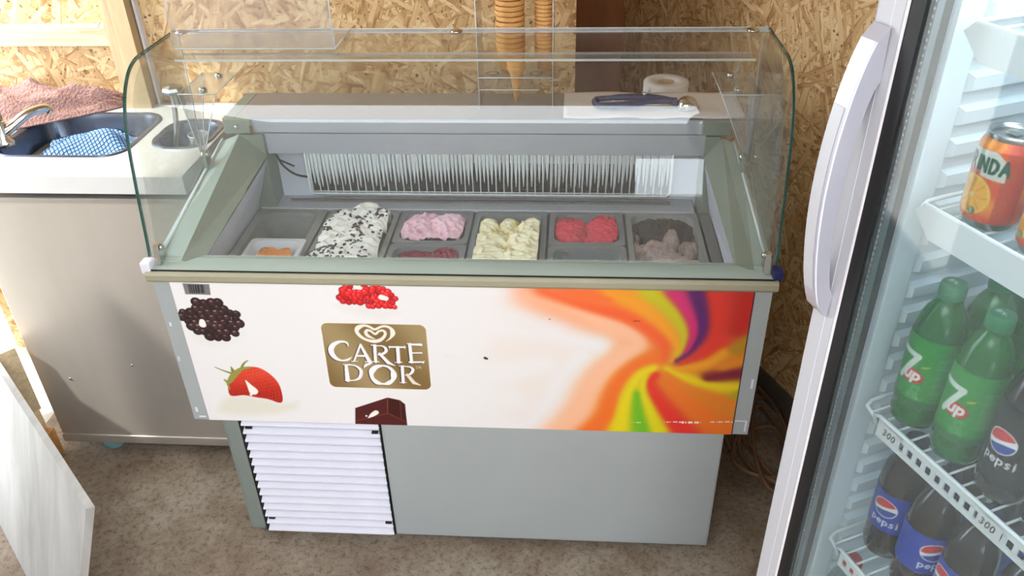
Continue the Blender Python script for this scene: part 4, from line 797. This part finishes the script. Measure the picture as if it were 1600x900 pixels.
# cable coil between freezer and cooler
rnd = random.Random(11); pts = []
for k in range(75):
    a = k * .42; rx, ry = .075 + .035 * math.sin(k * .37), .17 + .05 * math.cos(k * .29)
    pts.append((.838 + .020 * math.sin(k * .21) + rx * math.cos(a), .37 + .045 * math.sin(k * .33) + ry * math.sin(a), .010 + .010 * (k % 15) / 15 * 2 + .012 * abs(math.sin(k * .9)) + k * .0004))
tag(tube('extension_cable', [p for p in pts], .0062, M['cable'], None, 8, 4), 'brown cable coiled on the floor between freezer and drinks cooler', 'cable')

# ------------------------------------------------------------------ drinks cooler (local x along its front, y into it)
fr = thing('drinks_cooler', 'tall white glass door drinks cooler at the right edge', 'cooler', F(0, 0), FR)
HC = 1.95
cb_ = bmesh.new()
bx(cb_, -.078, -.026, 0, .60, .02, HC); bx(cb_, .55, .60, 0, .60, .02, HC); bx(cb_, -.026, .55, .55, .60, .02, HC); bx(cb_, -.026, .55, 0, .55, HC - .08, HC); bx(cb_, -.026, .55, 0, .55, .02, .14)
from_bm('cabinet', cb_, M['fr_liner'], fr)
dr = box('door', -.082, -.036, -.062, -.010, .05, HC, M['fridge'], fr, .004)
box('door_stile', .555, .605, -.062, -.010, .05, HC, M['fridge'], dr, .004); box('door_rail', -.036, .555, -.062, -.010, .05, .12, M['fridge'], dr, .004); box('door_rail', -.036, .555, -.062, -.010, HC - .09, HC, M['fridge'], dr, .004)
box('stile_bead', -.0365, -.0335, -.0635, -.010, .08, HC - .02, M['paper'], dr, .001)
box('stile_groove', -.055, -.054, -.0625, -.0615, .06, HC, M['white'], dr)
box('black_border', -.0335, -.0125, -.0612, -.022, .12, HC - .09, M['black'], dr)
box('door_glass', -.0125, .555, -.058, -.054, .12, HC - .09, M['doorglass'], dr)
box('spacer_bar', -.0125, -.0075, -.050, -.040, .12, HC - .09, M['spacer'], dr)
dm = bmesh.new()
for k in range(205): bx(dm, -.0112, -.0095, -.0506, -.0495, .135 + k * .0085, .138 + k * .0085)
d_ = from_bm('spacer_dots', dm, M['white'], dr); d_['kind'] = 'stuff'
box('door_gasket', -.050, -.030, -.010, 0, .06, HC - .01, M['white'], fr)
# handle: a bow in the plane square to the door
def bowh(u): return (1.115 + .385 * u)
prof = []
N_ = 26
outer = []; inner = []
for k in range(N_ + 1):
    u = k / N_; z = 1.104 + .398 * u; s_ = math.sin(PI * min(1, max(0, u))) ** .55
    outer.append((-.062 - .043 * s_ - .003, z)); 
for k in range(N_ + 1):
    u = k / N_; z = 1.140 + .300 * u; s_ = math.sin(PI * u) ** .6
    inner.append((-.062 - .024 * s_, z))
def hband(name, x0, x1, po, pi_, mat, par):
    # strip between outer and inner curves with ends on the door
    L = []
    for (a, b), (c, d) in zip(po, pi_): L.append([(x0, a, b), (x1, a, b), (x1, c, d), (x0, c, d)])
    return loft(name, L, mat, par, True, True, False)
hd = hband('door_handle', -.078, -.050, outer, inner, M['handle'], dr)
hband('handle_inlay', -.0765, -.058, [(a - .0012, b) for a, b in outer[3:-6]], [(a + .001, b) for a, b in outer[3:-6]], M['fridge'], hd)
tube('handle_ridge', [(-.0515, a - .0006, b) for a, b in outer[1:-1]], .0014, M['white'], hd, 6)
# ribbed liner on the far wall and at the back
rb = None
for k in range(40):
    z = .20 + k * .042
    o = loft('liner_rib', [[(-.026, .042, z), (-.026, .55, z), (-.016, .55, z + .005), (-.016, .046, z + .005)], [(-.026, .042, z + .026), (-.026, .55, z + .026), (-.016, .55, z + .021), (-.016, .046, z + .021)]], M['fr_liner'], fr, True, True) if rb is None else rb.copy()
    if rb is None: rb = o
    else: C.objects.link(o); o.parent = fr; o.location = (0, 0, k * .042)
for k in range(7):
    x = .02 + k * .075; box('back_rib', x, x + .03, .540, .5505, .2, HC - .1, M['fr_liner'], fr, .003)
box('liner_flange', -.030, -.020, -.002, .038, .14, HC - .08, M['fr_liner'], fr, .003)
box('cooler_base', -.07, .59, .0, .58, 0, .02, M['black'], fr)
def shelf(z, solid_front, tickets=()):
    s = thing('wire_shelf', '', ''); s.parent = fr; s.location = (0, 0, z)
    for k in ('label', 'category'):
        del s[k]
    if solid_front:
        pf = [(.0, -.002), (.012, .010), (.545, .010), (.545, -.030), (.03, -.030)]
        o = prism('front_strip', [(a, b) for a, b in pf], 'y', -.012, -.008, M['wire'], s)
        tube('front_wire', [(.002, -.004, .0), (.012, -.009, .010), (.545, -.009, .010)], .0028, M['wire'], s, 6)
    else:
        o = box('front_strip', .035, .545, -.0105, -.0075, -.026, -.018, M['wire'], s); box('front_strip', .035, .545, -.0105, -.0075, -.004, .004, M['wire'], s)
        k = 0; x = .035
        while x < .54:
            box('strip_web', x, x + .0065, -.0105, -.0075, -.020, -.002, M['wire'], s); x += .0165
        tube('front_wire', [(.03, -.010, -.008), (.026, -.010, .004), (.034, -.010, .008), (.545, -.010, .008)], .0032, M['wire'], s, 6)
    tube('side_wire', [(.030, -.008, -.006), (.006, -.008, .004), (.001, .004, .006), (.000, .03, .006), (.0, .50, .006)], .003, M['wire'], s, 6)
    wz = tube('shelf_wire', [(.016, -.006, 0), (.016, .50, 0)], .0018, M['wire'], s, 5)
    for k in range(1, 24):
        c = wz.copy(); C.objects.link(c); c.parent = s; c.location = (k * .0225, 0, 0)
    for y in (.15, .35): tube('cross_wire', [(.0, y, -.004), (.545, y, -.004)], .003, M['wire'], s, 5)
    return s
s1 = shelf(1.507, True); s2 = shelf(1.288, True); s3 = shelf(.966, False); s4 = shelf(.683, False); s5 = shelf(.40, False)
# handwritten price tickets clipped to the front strip
for s, x in ((s3, .062), (s3, .232)):
    def tick(U_, V_):
        X = U_ * 36; Y = V_ * 22; col = np.full((len(X), 3), .86); D = text(X, Y, '300', 5, 6, 10, 1.5, slant=.15); return lay(col, D, (.06, .06, .07), 1)
    grid('price_ticket', 72, 32, lambda u, v, x=x: (x - .018 + .036 * u, np.full_like(u, -.0135), -.018 + .022 * v), tick, M['label'], s)
# cooler light along the top
ld = bpy.data.lights.new('cooler_lamp', 'AREA'); ld.shape = 'RECTANGLE'; ld.size = .45; ld.size_y = .06; ld.energy = 5.0; ld.color = (.80, .92, 1.0)
lo = bpy.data.objects.new('cooler_lamp', ld); C.objects.link(lo); lo.parent = fr; lo.location = (.26, .05, HC - .10)
lo['label'] = 'cool white lamp under the roof of the cooler'
box('lamp_diffuser', .03, .50, .02, .08, HC - .098, HC - .085, M['white'], fr)

# ---- bottles and cans
def glabel(kind):
    def f(U_, V_):
        if kind == '7':
            X = U_ * 204; Y = V_ * 110; col = np.empty((len(X), 3)); col[:] = (.10, .56, .18)
            col = layv(col, (V_ < .12) * 1.0, (.10, .42, .20))
            for x0 in (28, 130):
                d = np.hypot((X - x0 - 15) / 16, (Y - 50) / 11.5) - 1; col = lay(col, d * 10, (.80, .20, .18), 1)
                col = lay(col, text(X, Y, '7', x0 - 14, 40, 42, 8), (.86, .90, .86), 1); col = lay(col, text(X, Y, 'up', x0 + 5, 45, 15, 3.8, slant=.15), (.92, .92, .90), 1)
                col = lay(col, sdist(X, Y, [(x0 + 26, 68), (x0 + 33, 71)], 3), (.75, .70, .15), 1)
                col = lay(col, text(X, Y, '0.5L', x0 + 16, 16, 7, 1.2), (.55, .75, .58), 1); d = np.abs(np.maximum(np.abs(X - x0 - 24) - 4, np.abs(Y - 31) - 5)) - .6; col = lay(col, d, (.45, .70, .50), 1)
            for x0 in (70,):
                m_ = (X > x0) & (X < x0 + 24) & (Y > 25) & (Y < 88) & ((Y % 3.4) < 1.3); col = layv(col, m_ * .75, (.55, .76, .58))
        else:
            blue = kind == 'blue'; X = U_ * 204; Y = V_ * (75 if blue else 120); c0 = (.13, .25, .66) if blue else (.085, .075, .075); col = np.empty((len(X), 3)); col[:] = c0
            yc = 46 if blue else 66
            for x0 in (30, 132):
                dx, dy = X - x0, Y - yc; dx = dx / 1.18; dy = dy / 1.12; d = np.hypot(dx, dy) - 16; col = lay(col, d, (.92, .92, .93), 1); d2 = np.hypot(dx, dy) - 14.6
                wv = 3 + 5 * np.sin(dx / 11 - .3) ; col = lay(col, np.maximum(d2, wv - dy), (.83, .20, .20), 1); w2 = -5 + 4.0 * np.sin(dx / 10 + .4); col = lay(col, np.maximum(d2, dy - w2), (.16, .26, .60), 1)
                col = lay(col, text(X, Y, 'pepsi', x0 - 15, yc - 33, 12, 2.2), (.88, .88, .90), 1)
                d = np.abs(np.maximum(np.abs(X - x0 - 34) - 4, np.abs(Y - yc + 16) - 5)) - .5; col = lay(col, d, (.6, .62, .68), 1)
        return col
    return f
def bottle(kind, label, s, t, z, rot=0, grp=None):
    k_ = {'7': ('green_pet', 'green_cap', .033, .226), 'black': ('cola', 'black_cap', .033, .226), 'blue': ('cola', 'blue_cap', .034, .235), 'clear': ('clear_pet', 'red_cap', .033, .240)}[kind]
    r, H_ = k_[2], k_[3]
    o = thing('soda_bottle', label, 'bottle', F(s, t, z), FR + rot, grp)
    if kind in PROTO: 
        for ch in PROTO[kind]:
            c = ch.copy(); C.objects.link(c); c.parent = o
        return o
    prof = [(.012, .004), (r * .7, 0), (r * .92, .006), (r, .020), (r * .97, .040), (r, .048), (r, .128), (r, .150), (r * .975, .166), (r * .90, .182), (r * .76, .197), (r * .58, .209), (r * .46, .216), (.0140, .220), (.0135, .226)]
    kz = H_ / .245; prof = [(a_, b_ * kz) for a_, b_ in prof]
    a = lathe('bottle_body', prof, M[k_[0]], o, 30)
    b_ = lathe('bottle_cap', [(.0165, .222 * kz), (.0168, .225 * kz), (.0165, .241 * kz), (.0150, .2445 * kz), (.001, .245 * kz)], M[k_[1]], o, 24)
    parts = [a, b_]
    if kind != 'clear':
        z0, z1 = {'7': (.040, .150), 'black': (.030, .150), 'blue': (.062, .137)}[kind]
        def rad(v):
            z_ = z0 + (z1 - z0) * v; zz = [p[1] for p in prof[2:]]; rr2 = [p[0] for p in prof[2:]]; return np.interp(z_, zz, rr2) + .0006
        c_ = grid('bottle_label', 180, 90, lambda u, v: (rad(v) * np.cos(2 * PI * u), rad(v) * np.sin(2 * PI * u), z0 + (z1 - z0) * v), glabel(kind), M['label'], o); parts.append(c_)
    if kind == '7':
        def capc(U_, V_):
            X = (U_ - .5) * 30; Y = (V_ - .5) * 30; col = np.empty((len(X), 3)); col[:] = (.16, .50, .32); return lay(col, text(X, Y, '7up', -8, -5, 10, 1.6), (.8, .88, .82), 1)
        parts.append(grid('cap_print', 36, 36, lambda u, v: ((u - .5) * .020, (v - .5) * .020, np.full_like(u, H_ + .0004)), capc, M['label'], o))
    PROTO[kind] = parts
    return o
PROTO = {}
gb = 'green bottles on the middle shelf'; kb = 'black bottles on the middle shelf'; bb_ = 'blue label cola bottles on the lower shelf'
FCE = -PI / 2   # towards the door
bottle('7', 'green lemon soda bottle at the left end of the middle shelf front row', .048, .036, .9685, R(-158), gb)
bottle('7', 'second green soda bottle in the front row with its 7 logo facing out', .122, .036, .9685, R(-156), gb)
bottle('7', 'green soda bottle behind the leftmost one on the middle shelf', .058, .110, .9685, R(20), gb)
bottle('7', 'green soda bottle behind the second one on the middle shelf', .130, .112, .9685, R(50), gb)
bottle('7', 'third green soda bottle deep in the row against the liner', .060, .185, .9685, R(80), gb)
bottle('black', 'black cola bottle right of the green bottles on the middle shelf', .197, .036, .9685, R(-142), kb)
bottle('black', 'black cola bottle at the right edge of the middle shelf front row', .270, .036, .9685, R(-140), kb)
bottle('black', 'black cola bottle in the second row behind the green ones', .203, .112, .9685, R(30), kb)
bottle('black', 'black cola bottle in the second row at the right edge', .276, .112, .9685, R(60), kb)
bottle('blue', 'leftmost cola bottle with blue label on the lower shelf', .048, .062, .6855, R(-130), bb_)
bottle('blue', 'second cola bottle with blue label on the lower shelf', .120, .050, .6855, R(-80), bb_)
bottle('blue', 'third cola bottle with blue label on the lower shelf', .192, .046, .6855, R(-155), bb_)
bottle('blue', 'fourth cola bottle with blue label at the right of the lower shelf', .265, .060, .6855, R(-120), bb_)
bottle('blue', 'cola bottle in the second row of the lower shelf', .090, .135, .6855, R(10), bb_)
bottle('blue', 'cola bottle in the second row behind the third one', .175, .130, .6855, R(10), bb_)
bottle('clear', 'clear bottle with red cap on the bottom shelf', .026, .032, .4025, 0, 'red capped bottles on the bottom shelf')
bottle('clear', 'clear bottle with red cap seen through the lower shelf wires', .09, .10, .4025, 0, 'red capped bottles on the bottom shelf')
def canc(U_, V_):
    X = U_ * 207; Y = V_ * 92; th = U_ * 2 * PI
    n1 = np.sin(X * .09 + Y * .12) + np.sin(X * .05 - Y * .17 + 2); k = np.clip(n1 * .35 + .3, 0, 1)[:, None]
    col = np.array((.88, .34, .15)) * (1 - k) + np.array((.95, .60, .16)) * k
    for x0 in (8, 112):
        m_ = (X > x0 + 62) & (X < x0 + 88); col = layv(col, m_ * .9, (.76, .27, .18))
        cx, cy = x0 + 34, 28; d = np.hypot(X - cx, Y - cy) - 23; a = np.arctan2(Y - cy, X - cx)
        col = lay(col, d, (.97, .78, .30), 1); seg = np.abs(np.sin(a * 4)); col = lay(col, np.maximum(d + 3, (.16 - seg) * -20 * -1), (.97, .72, .22), 1)
        col = layv(col, ((d < -3) & (seg < .17)) * .9, (.93, .45, .20)); col = lay(col, np.hypot(X - cx, Y - cy) - 3, (.97, .88, .65), 1)
        pl = [(x0 - 4, 55), (x0 + 66, 50), (x0 + 64, 72), (x0 + 50, 82), (x0 + 2, 78)]; col = lay(col, pdist(X, Y, pl), (.84, .84, .80), 1.2)
        col = lay(col, text(X, Y, 'MIRINDA', x0 - 1, 58, 15, 3.6, None), (.07, .33, .24), 1); col = lay(col, text(X, Y, 'ORANGE', x0 + 14, 52, 5.5, 1.2), (.80, .20, .20), 1)
        fx, fy = x0 + 72, 84; ff = np.hypot(X - x0 - 50, Y - 88) - 5 - 1.6 * np.cos(6 * np.arctan2(Y - 88, X - x0 - 50)); col = lay(col, np.abs(ff) - .6, (.93, .72, .16), 1)
        d = np.hypot(X - x0 - 40, Y - 10) - 5; col = lay(col, d, (.45, .50, .42), 1); col = lay(col, text(X, Y, '3', x0 + 38, 7.5, 5, 1), (.85, .85, .8), 1)
    return col
def can(label, s, t, z, rot):
    o = thing('soda_can', label, 'can', F(s, t, z), FR + rot, 'orange soda cans on the upper shelf'); r = .033
    if 'can' in PROTO:
        for ch in PROTO['can']: c = ch.copy(); C.objects.link(c); c.parent = o
        return o
    a = lathe('can_lid', [(.0005, .110), (.022, .110), (.0245, .109), (.0255, .114), (.0270, .115), (.0280, .112), (.0275, .108)], M['alu'], o, 32, cap=False)
    b_ = lathe('can_base', [(.0005, .003), (.020, .003), (.024, 0), (.026, .001), (.0325, .012)], M['alu'], o, 32, cap=False)
    t_ = from_bm('pull_tab', (lambda bm: (bx(bm, -.006, .008, -.006, .006, .111, .1125, .001), bm)[1])(bmesh.new()), M['alu'], o)
    zs = [.012, .018, .090, .098, .108]; rs = [.0325, .033, .033, .0318, .0275]
    c_ = grid('can_wall', 220, 110, lambda u, v: (np.interp(.012 + .096 * v, zs, rs) * np.cos(2 * PI * u), np.interp(.012 + .096 * v, zs, rs) * np.sin(2 * PI * u), .012 + .096 * v), canc, M['canprint'], o)
    PROTO['can'] = [a, b_, t_, c_]; return o
can('orange soda can standing leftmost on the upper shelf', .064, .034, 1.2905, R(-172))
can('second orange soda can at the right edge of the upper shelf', .143, .036, 1.2905, R(-200))
can('orange soda can behind the first one on the upper shelf', .075, .112, 1.2905, R(40))

# ------------------------------------------------------------------ menu boards behind the camera, seen mirrored in the canopy
mb = thing('menu_board', 'grey menu board with small food photos on the wall behind the camera', 'menu board', (-.45, -3.10, .95))
box('board', -.42, .42, -.012, 0, 0, .75, M['grey'], mb)
def food(c1, c2, seed):
    def f(U_, V_):
        col = np.full((len(U_), 3), .88); d = np.hypot((U_ - .5) / .42, (V_ - .5) / .34) - 1; col = lay(col, d * 10, c1, 2)
        n_ = np.sin(U_ * 31 + seed) * np.sin(V_ * 27 + seed * 2); col = layv(col, (n_ > .2) * (d < -.1) * .9, c2); return col
    return f
k = 0
for i in range(4):
    for j in range(4):
        x0 = -.38 + i * .195; z0 = .03 + j * .18; k += 1
        grid('food_photo', 40, 30, lambda u, v, x0=x0, z0=z0: (x0 + .17 * u, np.full_like(u, .003), z0 + .14 * v), food([(.55, .35, .2), (.7, .5, .25), (.6, .25, .15), (.4, .35, .2)][k % 4], [(.9, .75, .4), (.35, .2, .12), (.3, .45, .2)][k % 3], k), M['label'], mb)
